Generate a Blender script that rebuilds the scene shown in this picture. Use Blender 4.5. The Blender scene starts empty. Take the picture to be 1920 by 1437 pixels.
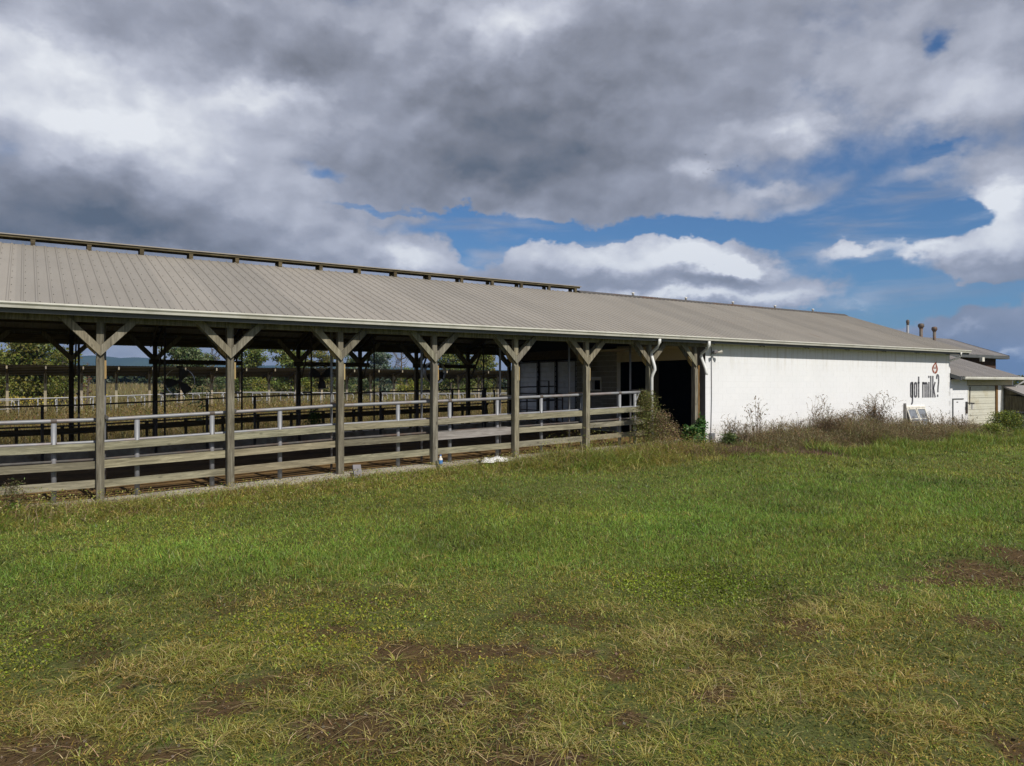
import bpy, math, random
import numpy as np
from mathutils import Vector, Matrix, Euler
random.seed(7); RNG = np.random.default_rng(7)
SC = bpy.context.scene
COL = SC.collection

# ---------------------------------------------------------------- camera
# world: x runs along the barn front (post line y = 0), y into the barn, z up
F, HY, W0, CX = 1390.0, 722.0, 1920.0, 960.0
CAM = (-1.215, -16.59, 2.28)
YAW = math.atan2(.5483, .8363)
cam = bpy.data.cameras.new('camera'); camo = bpy.data.objects.new('camera', cam); COL.objects.link(camo)
cam.sensor_width = 36; cam.lens = F/W0*36; cam.shift_y = (HY-718.5)/W0
cam.clip_start = .1; cam.clip_end = 30000
camo.location = CAM; camo.rotation_euler = (math.pi/2, 0, -YAW)
SC.camera = camo

# ---------------------------------------------------------------- world, sun, exposure
SUN_DIR = Vector((.09, -1.0, .97)).normalized()          # towards the sun
world = bpy.data.worlds.new('World'); SC.world = world; world.use_nodes = True
NT = world.node_tree; NT.nodes.clear()
def nn(t, **k):
    n = NT.nodes.new(t)
    for a, b in k.items(): setattr(n, a, b)
    return n
def sock(n, i, v):
    if hasattr(v, 'is_linked'): NT.links.new(v, n.inputs[i])
    else: n.inputs[i].default_value = v
def M(op, a, b=0.0, c=0.0, clamp=False):
    n = nn('ShaderNodeMath', operation=op, use_clamp=clamp); sock(n, 0, a); sock(n, 1, b)
    if op == 'MULTIPLY_ADD': sock(n, 2, c)
    return n.outputs[0]
def V(op, a, b=(0, 0, 0)):
    n = nn('ShaderNodeVectorMath', operation=op); sock(n, 0, a)
    if op not in ('NORMALIZE', 'LENGTH'): sock(n, 1, b)
    return n.outputs['Value'] if op in ('DOT_PRODUCT', 'LENGTH') else n.outputs[0]
def CXYZ(x, y, z=0.0):
    n = nn('ShaderNodeCombineXYZ'); sock(n, 0, x); sock(n, 1, y); sock(n, 2, z); return n.outputs[0]
def NOISE(vec, scale, det, rough, lac=2.0, dist=0.0):
    n = nn('ShaderNodeTexNoise'); sock(n, 'Vector', vec); n.inputs['Scale'].default_value = scale
    n.inputs['Detail'].default_value = det; n.inputs['Roughness'].default_value = rough
    n.inputs['Lacunarity'].default_value = lac; n.inputs['Distortion'].default_value = dist
    return n.outputs
def SMOOTH(x, a, b):
    n = nn('ShaderNodeMapRange', interpolation_type='SMOOTHSTEP'); sock(n, 0, x)
    n.inputs[1].default_value = a; n.inputs[2].default_value = b; return n.outputs[0]
d = nn('ShaderNodeTexCoord').outputs['Generated']; d = V('NORMALIZE', d)
sx = nn('ShaderNodeSeparateXYZ'); sock(sx, 0, d)
fx = V('DOT_PRODUCT', d, (math.cos(YAW), -math.sin(YAW), 0)); fz = V('DOT_PRODUCT', d, (math.sin(YAW), math.cos(YAW), 0))
az = M('ARCTAN2', fx, fz); el = M('ARCSINE', sx.outputs[2])
elp = M('MAXIMUM', el, 0.0)
base = CXYZ(az, M('MULTIPLY', el, 1.45))
# cloud-layer coordinates: features shrink and flatten towards the horizon
qd = M('ADD', M('MAXIMUM', sx.outputs[2], 0.0), .16)
q = CXYZ(M('DIVIDE', fx, qd), M('DIVIDE', fz, qd), 0.0)
w1 = NOISE(base, 5.5, 5, .55)['Color']; w2 = NOISE(base, 24, 5, .6)['Color']
warp = V('ADD', V('MULTIPLY', V('SUBTRACT', w1, (.5, .5, .5)), (.15, .085, 0)), V('MULTIPLY', V('SUBTRACT', w2, (.5, .5, .5)), (.055, .04, 0)))
P = V('ADD', CXYZ(az, el), warp)
# cloud masses of this sky: (px, py, rx, ry) in the photograph's own angles, coverage and brightness
BL = [(80,60,330,70,.1,.06),(110,200,230,70,.1,.34),(330,250,170,60,.1,.27),(560,190,130,45,.1,.16),(20,120,160,50,.1,.16),(480,165,150,40,.1,.34),(610,100,110,45,.1,-.22),
 (740,110,60,60,.1,.14),(960,50,85,60,.2,.34),(760,240,110,50,.1,.22),(30,100,100,30,0,.05),(255,165,110,45,.05,.12),
 (930,225,250,95,.35,-.40),(1020,340,210,52,.45,-.20),(1270,120,230,80,.2,-.16),(830,330,120,50,.2,-.12),(1560,330,420,80,-.18,-.03),(1620,500,170,42,-.62,.06),(1720,395,150,46,-.60,.03),(1460,400,200,34,-.35,.03),(1650,300,260,50,-.16,.02),(1500,470,90,30,-.35,0),(890,478,36,36,-1.0,0),(120,70,260,60,.1,.06),(330,60,200,60,.1,-.06),(1390,50,120,70,.1,.08),(700,320,150,40,.1,-.10),
 (60,415,260,46,.4,-.40),(330,445,190,44,.4,-.38),(150,360,200,36,.2,-.20),(60,330,120,40,.1,-.16),(200,330,130,36,.1,-.10),
 (560,300,80,35,.0,.14),(420,300,90,40,.1,.10),(500,370,120,32,.1,.10),(560,430,110,30,.2,.12),
 (740,480,85,24,.6,.42),(800,500,80,20,.4,.18),(590,465,90,22,.3,.05),(640,432,150,16,.05,.05),
 (1120,478,180,30,.75,.40),(1200,505,100,20,.5,.22),(1290,478,75,24,.5,.42),(1390,505,50,18,.8,.72),(1310,500,60,14,.2,.30),(1240,540,190,18,.6,-.06),(1330,530,90,12,.4,-.14),
 (1450,545,170,20,.6,.10),(1420,505,70,20,.1,.1),(1290,560,260,12,.5,.40),(1610,568,60,8,.45,.25),
 (1600,485,110,18,.20,.24),(1740,480,80,16,.75,.26),(1620,470,60,12,.5,.2),(1850,525,60,14,.5,0),(1890,455,95,45,1.0,.34),(1880,505,100,14,.5,-.15),(1880,380,75,40,1.0,.55),(1840,523,45,13,.75,.10),
 (1110,430,320,17,-1.0,0),(1000,372,220,26,.45,-.06),(1330,385,260,22,.25,.02),(930,440,75,38,-.9,0),(1330,440,330,14,-.75,0),(1620,432,200,22,-1.0,0),(1790,420,130,36,-.75,0),(1700,545,160,22,-1.0,0),(1880,560,170,18,-.8,0),
 (1600,580,140,16,-.8,0),(620,318,50,16,-.50,0),(720,390,110,8,-.66,0),(870,400,60,14,-.8,0),(1600,300,260,36,-.14,-.02),(1760,300,60,10,-.4,0),
 (1745,70,30,34,-.55,0),(1500,190,60,30,-.15,0),(1490,235,42,30,.3,.34),(1360,240,70,30,.15,.18),(1330,300,55,17,.3,.26),(1230,170,60,20,.1,.12),(1450,340,60,14,.25,.22),
 (1750,150,130,45,.15,.20),(1880,190,110,40,.15,.22),(1560,130,90,40,.1,.10),(1850,60,90,60,.1,.10),
 (1800,625,180,34,.30,-.14),(1815,608,40,7,.3,.22),(1880,655,50,6,.3,.5),(230,650,260,22,.2,-.02),(230,658,60,9,.2,.28)]
cov = .70; shade = .50
nq = NOISE(q, 1.15, 7, .56)['Fac']; nb = NOISE(base, 6.0, 9, .54, dist=.15)['Fac']; nf = NOISE(base, 26, 7, .58)['Fac']
nb2 = NOISE(V('ADD', base, (-.010, .026, 0)), 6.0, 9, .54, dist=.15)['Fac']
def PUFF(vec):
    n = nn('ShaderNodeTexVoronoi', feature='F1', normalize=True); sock(n, 'Vector', vec); n.inputs['Scale'].default_value = 8.5
    n.inputs['Detail'].default_value = 2.0; n.inputs['Roughness'].default_value = .5
    return M('SUBTRACT', 1.0, n.outputs['Distance'])
bw = V('ADD', base, V('MULTIPLY', V('SUBTRACT', w2, (.5, .5, .5)), (.05, .05, 0)))
pf1 = PUFF(bw); pf2 = PUFF(V('ADD', bw, (-.012, .028, 0)))
cov = M('ADD', M('MULTIPLY_ADD', M('SUBTRACT', nq, .5), .22, .70), M('MULTIPLY', M('SUBTRACT', nb, .5), .85))
cov = M('MULTIPLY_ADD', M('SUBTRACT', pf1, .62), .75, cov)
cov = M('MULTIPLY_ADD', M('SUBTRACT', nf, .5), .32, cov)
shade = M('MULTIPLY_ADD', M('SUBTRACT', nq, .5), .22, .52)
shade = M('MULTIPLY_ADD', M('SUBTRACT', nb, nb2), .62, shade)
shade = M('MULTIPLY_ADD', M('SUBTRACT', pf1, pf2), .80, shade)
shade = M('MULTIPLY_ADD', M('SUBTRACT', nf, .5), .10, shade)
for (px, py, rx, ry, dc, ds) in BL:
    a = math.atan((px-CX)/F); e = math.atan((HY-py)/F*math.cos(a))
    sc_ = math.cos(a)
    v = V('MULTIPLY', V('SUBTRACT', P, (a, e, 0)), (F/(rx*sc_*sc_), F/(ry*sc_), 0))
    g = M('EXPONENT', M('MULTIPLY', V('DOT_PRODUCT', v, v), -1.0))
    NT.nodes[-1]
    if dc: cov = M('MULTIPLY_ADD', g, dc, cov)
    if ds: shade = M('MULTIPLY_ADD', g, ds, shade)
mask0 = SMOOTH(cov, .20, .72)
str_ = NOISE(CXYZ(M('MULTIPLY', az, 2.6), M('MULTIPLY', el, 15.0), .3), 2.0, 7, .6, dist=.3)['Fac']
mask = M('MAXIMUM', mask0, M('MULTIPLY', SMOOTH(str_, .46, .74), .62))
ramp = nn('ShaderNodeValToRGB'); sock(ramp, 0, shade)
cr = ramp.color_ramp
stops = [(0, (.11, .128, .155)), (.2, (.20, .207, .235)), (.5, (.345, .36, .425)), (.75, (.57, .59, .67)), (1, (.90, .92, .95))]
while len(cr.elements) < len(stops): cr.elements.new(.5)
for e_, (p_, c_) in zip(cr.elements, stops): e_.position = p_; e_.color = (*c_, 1)
sky = nn('ShaderNodeTexSky', sky_type='NISHITA'); sky.sun_disc = False
sky.sun_elevation = math.asin(SUN_DIR.z); sky.sun_rotation = math.atan2(SUN_DIR.x, SUN_DIR.y)
sky.altitude = 300; sky.air_density = 1.0; sky.dust_density = .4; sky.ozone_density = 1.5
skyc = V('MULTIPLY', sky.outputs[0], (.42, .62, .84))
cl = V('MULTIPLY', ramp.outputs[0], (10.0, 10.0, 10.0))
mix = nn('ShaderNodeMix', data_type='RGBA'); sock(mix, 0, M('MULTIPLY', mask, .97)); NT.links.new(skyc, mix.inputs[6]); NT.links.new(cl, mix.inputs[7])
bg = nn('ShaderNodeBackground'); NT.links.new(mix.outputs[2], bg.inputs[0]); bg.inputs[1].default_value = .1
NT.links.new(bg.outputs[0], nn('ShaderNodeOutputWorld').inputs[0])
world.cycles.sampling_method = 'MANUAL'; world.cycles.sample_map_resolution = 512

sun = bpy.data.lights.new('sun', 'SUN'); sun.energy = 4.3; sun.angle = math.radians(.53); sun.color = (1, .94, .84)
suno = bpy.data.objects.new('sun', sun); COL.objects.link(suno); suno.location = (0, -20, 30)
suno.rotation_euler = SUN_DIR.to_track_quat('Z', 'Y').to_euler()
vs = SC.view_settings; vs.view_transform = 'Standard'; vs.look = 'None'; vs.exposure = 0; vs.gamma = 1; vs.use_curve_mapping = False
SC.cycles.max_bounces = 6; SC.cycles.diffuse_bounces = 3; SC.cycles.glossy_bounces = 2; SC.cycles.transmission_bounces = 3
SC.cycles.transparent_max_bounces = 6; SC.cycles.volume_bounces = 0; SC.cycles.use_denoising = True
SC.cycles.caustics_reflective = False; SC.cycles.caustics_refractive = False

# ---------------------------------------------------------------- geometry of the place
def tX(px, D):                       # distance along the barn of an image column at perpendicular distance D
    r = (px-CX)/F
    return (r*.8363*D + .5483*D)/(.8363-.5483*r)
def WX(px, y=0.0): return tX(px, y+16.59) + CAM[0]
def ZD(x, y): return .8363*(y+16.59) + .5483*(x-CAM[0])
def WZ(py, x, y=0.0): return CAM[2] + (HY-py)*ZD(x, y)/F
def gpt(px, py, z=0.0):              # ground point seen at a place in the photograph
    Z = (CAM[2]-z)*F/(py-HY); X = (px-CX)/F*Z
    return (CAM[0] + .8363*X + .5483*Z, CAM[1] - .5483*X + .8363*Z)
FX = [-12, -6, -1.6, 0, 2.3, 4.7, 7.1, 12, 14, 17.1, 60]; FZ = [-.2, -.08, -.02, 0, .09, .197, .265, .40, .46, .53, .53]
def zf(x): return float(np.interp(x, FX, FZ))
GX = [-40, -10, 0, 5, 10, 14, 17, 25, 33, 60]; GZ = [-.3, -.14, -.06, .11, .26, .34, .34, .22, .12, .1]
def sst(a, b, x):
    t = np.clip((x-a)/(b-a), 0, 1); return t*t*(3-2*t)   # works with a > b too
def gz(x, y):
    x = np.asarray(x, float); y = np.asarray(y, float)
    g = np.interp(x, GX, GZ)
    front = g*sst(-9, -1.2, y)
    under = g-.13*sst(-.1, .3, y)
    z = np.where(y < -.1, front, under)
    far = y > 11.5
    z = np.where(far, g-.13 + .13*sst(11.5, 14, y), z)
    D = y+16.59
    z = z + 2.1*sst(62, 190, y) + 1.2*sst(230, 600, y)
    bump = .04*np.sin(x*.9+1.3*np.sin(y*.7))*np.sin(y*.8+x*.3)
    z = z + np.where((y < -1.5), bump*sst(1.5, 4, -y), 0)
    return z

# ---------------------------------------------------------------- value noise
_T = RNG.random((256, 256))
def vn(x, y, s, seed=0):
    x = np.asarray(x)*s + seed*17.3; y = np.asarray(y)*s + seed*31.7
    xi = np.floor(x).astype(int); yi = np.floor(y).astype(int); fx_ = x-xi; fy = y-yi
    fx_ = fx_*fx_*(3-2*fx_); fy = fy*fy*(3-2*fy)
    a = _T[xi % 256, yi % 256]; b = _T[(xi+1) % 256, yi % 256]; c = _T[xi % 256, (yi+1) % 256]; e = _T[(xi+1) % 256, (yi+1) % 256]
    return (a*(1-fx_)+b*fx_)*(1-fy) + (c*(1-fx_)+e*fx_)*fy
def fbm(x, y, s, seed=0, o=4):
    r = 0; a = .5; t = 0
    for k in range(o): r = r + a*vn(x, y, s*2**k, seed+k*3); t += a; a *= .55
    return r/t

# ---------------------------------------------------------------- mesh builder
class MB:
    def __init__(s): s.v = []; s.f = []; s.m = []
    def add(s, vs, fs, mi=0):
        b = len(s.v); s.v += [tuple(p) for p in vs]; s.f += [tuple(b+i for i in f) for f in fs]; s.m += [mi]*len(fs); return s
    def box(s, x0, x1, y0, y1, z0, z1, mi=0, M_=None):
        vs = [(x0, y0, z0), (x1, y0, z0), (x1, y1, z0), (x0, y1, z0), (x0, y0, z1), (x1, y0, z1), (x1, y1, z1), (x0, y1, z1)]
        if M_ is not None: vs = [tuple(M_ @ Vector(p)) for p in vs]
        return s.add(vs, [(0, 3, 2, 1), (4, 5, 6, 7), (0, 1, 5, 4), (1, 2, 6, 5), (2, 3, 7, 6), (3, 0, 4, 7)], mi)
    def prism(s, poly, a0, a1, axis='y', mi=0):   # poly in the plane across the axis
        n = len(poly)
        def pt(p, a):
            if axis == 'y': return (p[0], a, p[1])
            if axis == 'x': return (a, p[0], p[1])
            return (p[0], p[1], a)
        vs = [pt(p, a0) for p in poly] + [pt(p, a1) for p in poly]
        fs = [tuple(range(n)), tuple(range(2*n-1, n-1, -1))] + [(i, i+n, (i+1) % n+n, (i+1) % n) for i in range(n)]
        return s.add(vs, fs, mi)
    def tube(s, pts, r, n=8, mi=0, cap=True):
        pts = [Vector(p) for p in pts]; rs = r if isinstance(r, (list, tuple)) else [r]*len(pts)
        b = len(s.v); up = Vector((0, 0, 1))
        for i, p in enumerate(pts):
            t = (pts[min(i+1, len(pts)-1)]-pts[max(i-1, 0)]).normalized()
            ref = up if abs(t.z) < .9 else Vector((1, 0, 0))
            u = t.cross(ref).normalized(); w = t.cross(u)
            for k in range(n):
                a = 2*math.pi*k/n; s.v.append(tuple(p + (u*math.cos(a)+w*math.sin(a))*rs[i]))
        for i in range(len(pts)-1):
            for k in range(n):
                s.f.append((b+i*n+k, b+i*n+(k+1) % n, b+(i+1)*n+(k+1) % n, b+(i+1)*n+k)); s.m.append(mi)
        if cap:
            s.f.append(tuple(b+k for k in range(n))[::-1]); s.m.append(mi)
            s.f.append(tuple(b+(len(pts)-1)*n+k for k in range(n))); s.m.append(mi)
        return s
    def mesh(s, name, mats, smooth=False):
        me = bpy.data.meshes.new(name); me.from_pydata(s.v, [], s.f)
        for m in (mats if isinstance(mats, (list, tuple)) else [mats]): me.materials.append(m)
        me.polygons.foreach_set('material_index', s.m)
        if smooth: me.polygons.foreach_set('use_smooth', [True]*len(s.f))
        me.update(); return me
WL = {}
def link(name, me, parent=None, loc=(0, 0, 0), rot=None, label=None, kind=None):
    o = bpy.data.objects.new(name, me); COL.objects.link(o)
    WL[o] = Vector(loc)
    if parent is not None: o.parent = parent; o.location = Vector(loc)-WL[parent]
    else: o.location = loc
    if rot is not None: o.rotation_euler = rot
    if label: o['label'] = label
    if kind: o['kind'] = kind
    return o
def obj(name, mb, mats, parent=None, loc=(0, 0, 0), rot=None, label=None, kind=None, smooth=False):
    return link(name, mb.mesh(name, mats, smooth), parent, loc, rot, label, kind)
def tag(o, label, cat=None, group=None, kind=None):
    o['label'] = label
    if cat: o['category'] = cat
    if group: o['group'] = group
    if kind: o['kind'] = kind
    return o
def thing(name, label, cat, loc=(0, 0, 0), group=None):
    return tag(link(name, None, None, loc), label, cat, group)
def copy_tree(o, loc=None, parent=None, rz=None, sc=None):
    c = o.copy(); COL.objects.link(c)
    WL[c] = WL.get(o, Vector((0, 0, 0)))
    if parent is not None: c.parent = parent
    if loc is not None: c.location = loc
    if rz is not None: c.rotation_euler.z = rz
    if sc is not None: c.scale = sc if isinstance(sc, tuple) else (sc,)*3
    for ch in list(o.children): copy_tree(ch, parent=c)
    return c

# ---------------------------------------------------------------- materials
class NB:
    def __init__(s, name, rough=.8, spec=.25, metal=0.0):
        s.m = bpy.data.materials.new(name); s.m.use_nodes = True; s.t = s.m.node_tree; s.t.nodes.clear()
        s.out = s.t.nodes.new('ShaderNodeOutputMaterial'); s.b = s.t.nodes.new('ShaderNodeBsdfPrincipled')
        s.t.links.new(s.b.outputs[0], s.out.inputs[0]); s.b.inputs['Roughness'].default_value = rough
        s.b.inputs['Specular IOR Level'].default_value = spec; s.b.inputs['Metallic'].default_value = metal
        s.co = s.t.nodes.new('ShaderNodeTexCoord'); s.oi = None
    def L(s, a, b): s.t.links.new(a, b)
    def set(s, n, i, v):
        if hasattr(v, 'is_linked'): s.L(v, n.inputs[i])
        else: n.inputs[i].default_value = v
    def math(s, op, a, b=0.0, clamp=False):
        n = s.t.nodes.new('ShaderNodeMath'); n.operation = op; n.use_clamp = clamp; s.set(n, 0, a); s.set(n, 1, b); return n.outputs[0]
    def vec(s, op, a, b):
        n = s.t.nodes.new('ShaderNodeVectorMath'); n.operation = op; s.set(n, 0, a); s.set(n, 1, b); return n.outputs[0]
    def rnd(s):
        if s.oi is None: s.oi = s.t.nodes.new('ShaderNodeObjectInfo')
        return s.oi.outputs['Random']
    def noise(s, vec, scale, det=4, rough=.55, dist=0.0):
        n = s.t.nodes.new('ShaderNodeTexNoise'); s.L(vec, n.inputs['Vector']); n.inputs['Scale'].default_value = scale
        n.inputs['Detail'].default_value = det; n.inputs['Roughness'].default_value = rough; n.inputs['Distortion'].default_value = dist
        return n.outputs['Fac']
    def ramp(s, f, stops):
        n = s.t.nodes.new('ShaderNodeValToRGB'); s.L(f, n.inputs[0]); cr = n.color_ramp
        while len(cr.elements) < len(stops): cr.elements.new(.5)
        for e, (p, c) in zip(cr.elements, stops): e.position = p; e.color = (*c, 1) if len(c) == 3 else c
        return n.outputs[0]
    def mix(s, f, a, b, mode='MIX'):
        n = s.t.nodes.new('ShaderNodeMix'); n.data_type = 'RGBA'; n.blend_type = mode; s.set(n, 0, f)
        for i, v in ((6, a), (7, b)):
            if hasattr(v, 'is_linked'): s.L(v, n.inputs[i])
            else: n.inputs[i].default_value = (*v, 1)
        return n.outputs[2]
    def bump(s, h, strength=.3, dist=.01):
        n = s.t.nodes.new('ShaderNodeBump'); s.L(h, n.inputs['Height']); n.inputs['Strength'].default_value = strength
        n.inputs['Distance'].default_value = dist; s.L(n.outputs[0], s.b.inputs['Normal'])
    def color(s, c):
        if hasattr(c, 'is_linked'): s.L(c, s.b.inputs['Base Color'])
        else: s.b.inputs['Base Color'].default_value = (*c, 1)
        return s
def wood(name, c0, c1, c2, axis=0, var=.35):
    s = NB(name, .85, .15)
    st = [12.0, 12.0, 12.0]; st[axis] = .9
    off = s.t.nodes.new('ShaderNodeCombineXYZ'); r = s.math('MULTIPLY', s.rnd(), 57.0); s.L(r, off.inputs[0]); s.L(r, off.inputs[1]); s.L(r, off.inputs[2])
    v = s.vec('ADD', s.vec('MULTIPLY', s.co.outputs['Object'], tuple(st)), off.outputs[0])
    g = s.noise(v, 1.9, 7, .72, .6)
    v2 = s.vec('ADD', s.co.outputs['Object'], off.outputs[0])
    big = s.noise(v2, 1.7, 3, .5)
    knot = s.t.nodes.new('ShaderNodeTexVoronoi'); kv = [5.0]*3; kv[axis] = 2.2
    s.L(s.vec('ADD', s.vec('MULTIPLY', s.co.outputs['Object'], tuple(kv)), off.outputs[0]), knot.inputs['Vector']); knot.inputs['Scale'].default_value = 1.0
    kd = s.ramp(knot.outputs['Distance'], [(0, (.25, .25, .25)), (.07, (.45, .45, .45)), (.12, (1, 1, 1))])
    col = s.ramp(g, [(.36, c0), (.5, c1), (.63, c2)])
    col = s.mix(s.math('MULTIPLY', big, .30), col, c1)
    tint = s.ramp(s.rnd(), [(0, (1-var, 1-var, 1-var*1.05)), (.25, (1.02, .95, .86)), (.5, (.97, 1, .93)), (.75, (1-var*.4, 1-var*.42, 1-var*.35)), (1, (1+var*.4, 1+var*.33, 1.0))])
    st2 = [3.0]*3; st2[axis] = .8; wt = s.noise(s.vec('MULTIPLY', v2, tuple(st2)), 1.3, 4, .6); col = s.mix(s.ramp(wt, [(.5, (0, 0, 0)), (.72, (.6, .6, .6))]), col, tuple(q_*.62 for q_ in c1))
    col = s.mix(1.0, col, tint, 'MULTIPLY'); col = s.mix(.7, col, kd, 'MULTIPLY')
    s.color(col); s.bump(g, .5, .006); return s.m
def plain(name, c, rough=.7, spec=.3, metal=0.0, var=.2, scale=3.0, dirt=None, damt=.5, dscale=1.2):
    s = NB(name, rough, spec, metal)
    n = s.noise(s.co.outputs['Object'], scale, 5, .6)
    col = s.ramp(n, [(.3, tuple(x*(1-var) for x in c)), (.7, tuple(min(1, x*(1+var*.6)) for x in c))])
    if dirt:
        g = s.noise(s.co.outputs['Object'], dscale, 6, .65)
        k = s.ramp(g, [(.48, (0, 0, 0)), (.68, (1, 1, 1))])
        col = s.mix(s.math('MULTIPLY', k, damt), col, dirt)
    s.color(col); s.bump(n, .15, .004); return s.m
W_POST = wood('post_wood', (.095, .085, .066), (.215, .198, .155), (.34, .32, .26), 2)
W_BRD = wood('board_wood', (.12, .108, .08), (.25, .233, .175), (.38, .355, .27), 0)
W_GREY = wood('grey_board_wood', (.17, .155, .145), (.27, .25, .24), (.38, .36, .35), 0, .1)
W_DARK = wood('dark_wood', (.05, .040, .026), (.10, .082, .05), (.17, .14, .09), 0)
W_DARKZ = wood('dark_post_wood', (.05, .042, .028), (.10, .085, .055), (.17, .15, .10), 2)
W_NEW = wood('yellow_wood', (.28, .20, .09), (.40, .29, .14), (.50, .38, .20), 2, .15)
W_BROWN = wood('brown_wood', (.13, .075, .03), (.22, .13, .055), (.30, .19, .09), 2, .1)
PIPE = plain('galvanised_pipe', (.25, .26, .28), .5, .5, .15, .18, 4, (.22, .11, .06), .55, 1.1)
PIPE_D = plain('rusty_and_shade_dark_pipe', (.10, .095, .09), .7, .3, .1, .3, 5, (.12, .06, .03), .7, 1.0)  # rusty metal, and the painted-in shade tone of pipes deep in the barn
GUTTER = plain('gutter_paint', (.68, .67, .61), .45, .4, 0, .08, 2, (.38, .37, .29), .5, 1.6)
DOWNS = plain('downspout_paint', (.74, .75, .74), .45, .4, 0, .06, 3, (.45, .43, .34), .45, 3)
FASCIA = plain('fascia_metal', (.10, .105, .105), .5, .4, 0, .15, 2)
CONC = plain('concrete', (.40, .37, .31), .9, .1, 0, .22, 6, (.16, .12, .075), .75, 1.6)
DARKIN = plain('shade_dark_interior_wall', (.035, .033, .03), .9, .1)  # near-black base colour stands in for the shade inside the buildings
BLACK = plain('black_plastic', (.02, .02, .022), .6, .4)
RIB_SHADE_SCREW = plain('rib_shade_and_screw', (.015, .014, .012), .9, .1)  # near-black for the painted shade at rib ends, and for screw heads
WHITE_T = plain('trim_white', (.72, .70, .64), .6, .3, 0, .06, 2, (.42, .38, .28), .4, 3)
SHEET = plain('sheet_door_metal', (.66, .69, .74), .5, .4, .1, .08, 2, (.22, .22, .22), .5, 1.2)
CREAM = plain('cream_paint', (.55, .50, .36), .7, .2, 0, .12, 2, (.28, .22, .12), .5, 2)
FANM = plain('fan_metal', (.45, .47, .50), .5, .5, .3, .2, 4)
BLADE = plain('fan_blade', (.10, .095, .09), .6, .4, .2, .2, 4)
RUST = plain('rusty_flue', (.14, .12, .10), .6, .3, .2, .3, 6, (.20, .08, .035), .8, 3)
BRICK = plain('dark_brick', (.085, .05, .038), .9, .1, 0, .4, 9)
LETTER = plain('letter_paint', (.085, .085, .10), .8, .2, 0, .25, 20, (.50, .50, .50), .35, 9)
REDP = plain('emblem_paint', (.27, .07, .04), .8, .2, 0, .25, 20, (.5, .35, .3), .35, 9)
def mk_roof(name, c, streak=(.20, .185, .155)):
    s = NB(name, .55, .35)
    o = s.co.outputs['Object']
    ran = s.t.nodes.new('ShaderNodeCombineXYZ'); s.L(s.math('MULTIPLY', s.rnd(), 40.0), ran.inputs[0]); s.L(s.math('MULTIPLY', s.rnd(), 13.0), ran.inputs[1])
    v = s.vec('ADD', s.vec('MULTIPLY', o, (5.0, .5, .5)), ran.outputs[0])
    a = s.noise(v, 1.6, 6, .65); b = s.noise(s.vec('ADD', o, ran.outputs[0]), 22, 4, .7); k = s.noise(s.co.outputs['Generated'], 2.3, 3, .5)
    col = s.mix(s.math('MULTIPLY', s.ramp(a, [(.42, (0, 0, 0)), (.7, (1, 1, 1))]), .55), c, streak)
    col = s.mix(.35, col, s.ramp(b, [(.3, tuple(x*.75 for x in c)), (.7, tuple(x*1.2 for x in c))]))
    t = s.ramp(s.rnd(), [(0, (.88, .88, .88)), (1, (1.07, 1.06, 1.05))])
    geo = s.t.nodes.new('ShaderNodeNewGeometry'); wp = s.noise(geo.outputs['Position'], .45, 5, .6); col = s.mix(.55, col, s.mix(wp, tuple(x*.72 for x in c), tuple(x*1.25 for x in c)))
    rs = s.noise(s.vec('MULTIPLY', geo.outputs['Position'], (3.0, .35, .35)), 1.0, 6, .7); col = s.mix(s.ramp(rs, [(.62, (0, 0, 0)), (.78, (.55, .55, .55))]), col, (.17, .10, .06))
    col = s.mix(1.0, col, t, 'MULTIPLY')
    s.color(col); s.bump(b, .12, .003); return s.m
ROOF = mk_roof('roof_sheet', (.288, .266, .232), (.19, .165, .135))
ROOF2 = mk_roof('far_roof_sheet', (.26, .245, .235))
def mk_block():
    s = NB('painted_block', .75, .2)
    r = s.ramp(s.rnd(), [(0, (.80, .815, .84)), (1, (.82, .832, .855))])
    off = s.t.nodes.new('ShaderNodeCombineXYZ'); rr = s.math('MULTIPLY', s.rnd(), 31.0); s.L(rr, off.inputs[0]); s.L(rr, off.inputs[2])
    n = s.noise(s.vec('ADD', s.co.outputs['Object'], off.outputs[0]), 28, 5, .7); g = s.noise(s.co.outputs['Object'], 3.0, 5, .6)
    col = s.mix(s.math('MULTIPLY', s.ramp(g, [(.55, (0, 0, 0)), (.8, (1, 1, 1))]), .20), r, (.56, .55, .50))
    geo = s.t.nodes.new('ShaderNodeNewGeometry'); P_ = geo.outputs['Position']; sp_ = s.t.nodes.new('ShaderNodeSeparateXYZ'); s.L(P_, sp_.inputs[0])
    pt = s.noise(P_, .7, 5, .6); col = s.mix(s.ramp(pt, [(.45, (0, 0, 0)), (.62, (.14, .14, .14))]), col, (.66, .67, .68))
    mr = s.t.nodes.new('ShaderNodeMapRange'); s.L(sp_.outputs[2], mr.inputs[0]); mr.inputs[1].default_value = 1.15; mr.inputs[2].default_value = .15
    sn_ = s.noise(P_, 2.6, 6, .7); col = s.mix(s.math('MULTIPLY', s.math('MULTIPLY', mr.outputs[0], sn_), 1.1, True), col, (.40, .32, .22))
    dr_ = s.noise(s.vec('MULTIPLY', P_, (7.0, 1.0, .55)), 1.0, 4, .6); m2_ = s.t.nodes.new('ShaderNodeMapRange'); s.L(sp_.outputs[2], m2_.inputs[0]); m2_.inputs[1].default_value = 2.6; m2_.inputs[2].default_value = 3.6
    col = s.mix(s.math('MULTIPLY', m2_.outputs[0], s.ramp(dr_, [(.5, (0, 0, 0)), (.75, (.75, .75, .75))]), True), col, (.46, .42, .33))
    s.color(col); s.bump(n, .35, .004); return s.m
BLOCK = mk_block()
MORTAR = plain('painted_mortar', (.74, .75, .76), .9, .1, 0, .1, 6)

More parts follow.
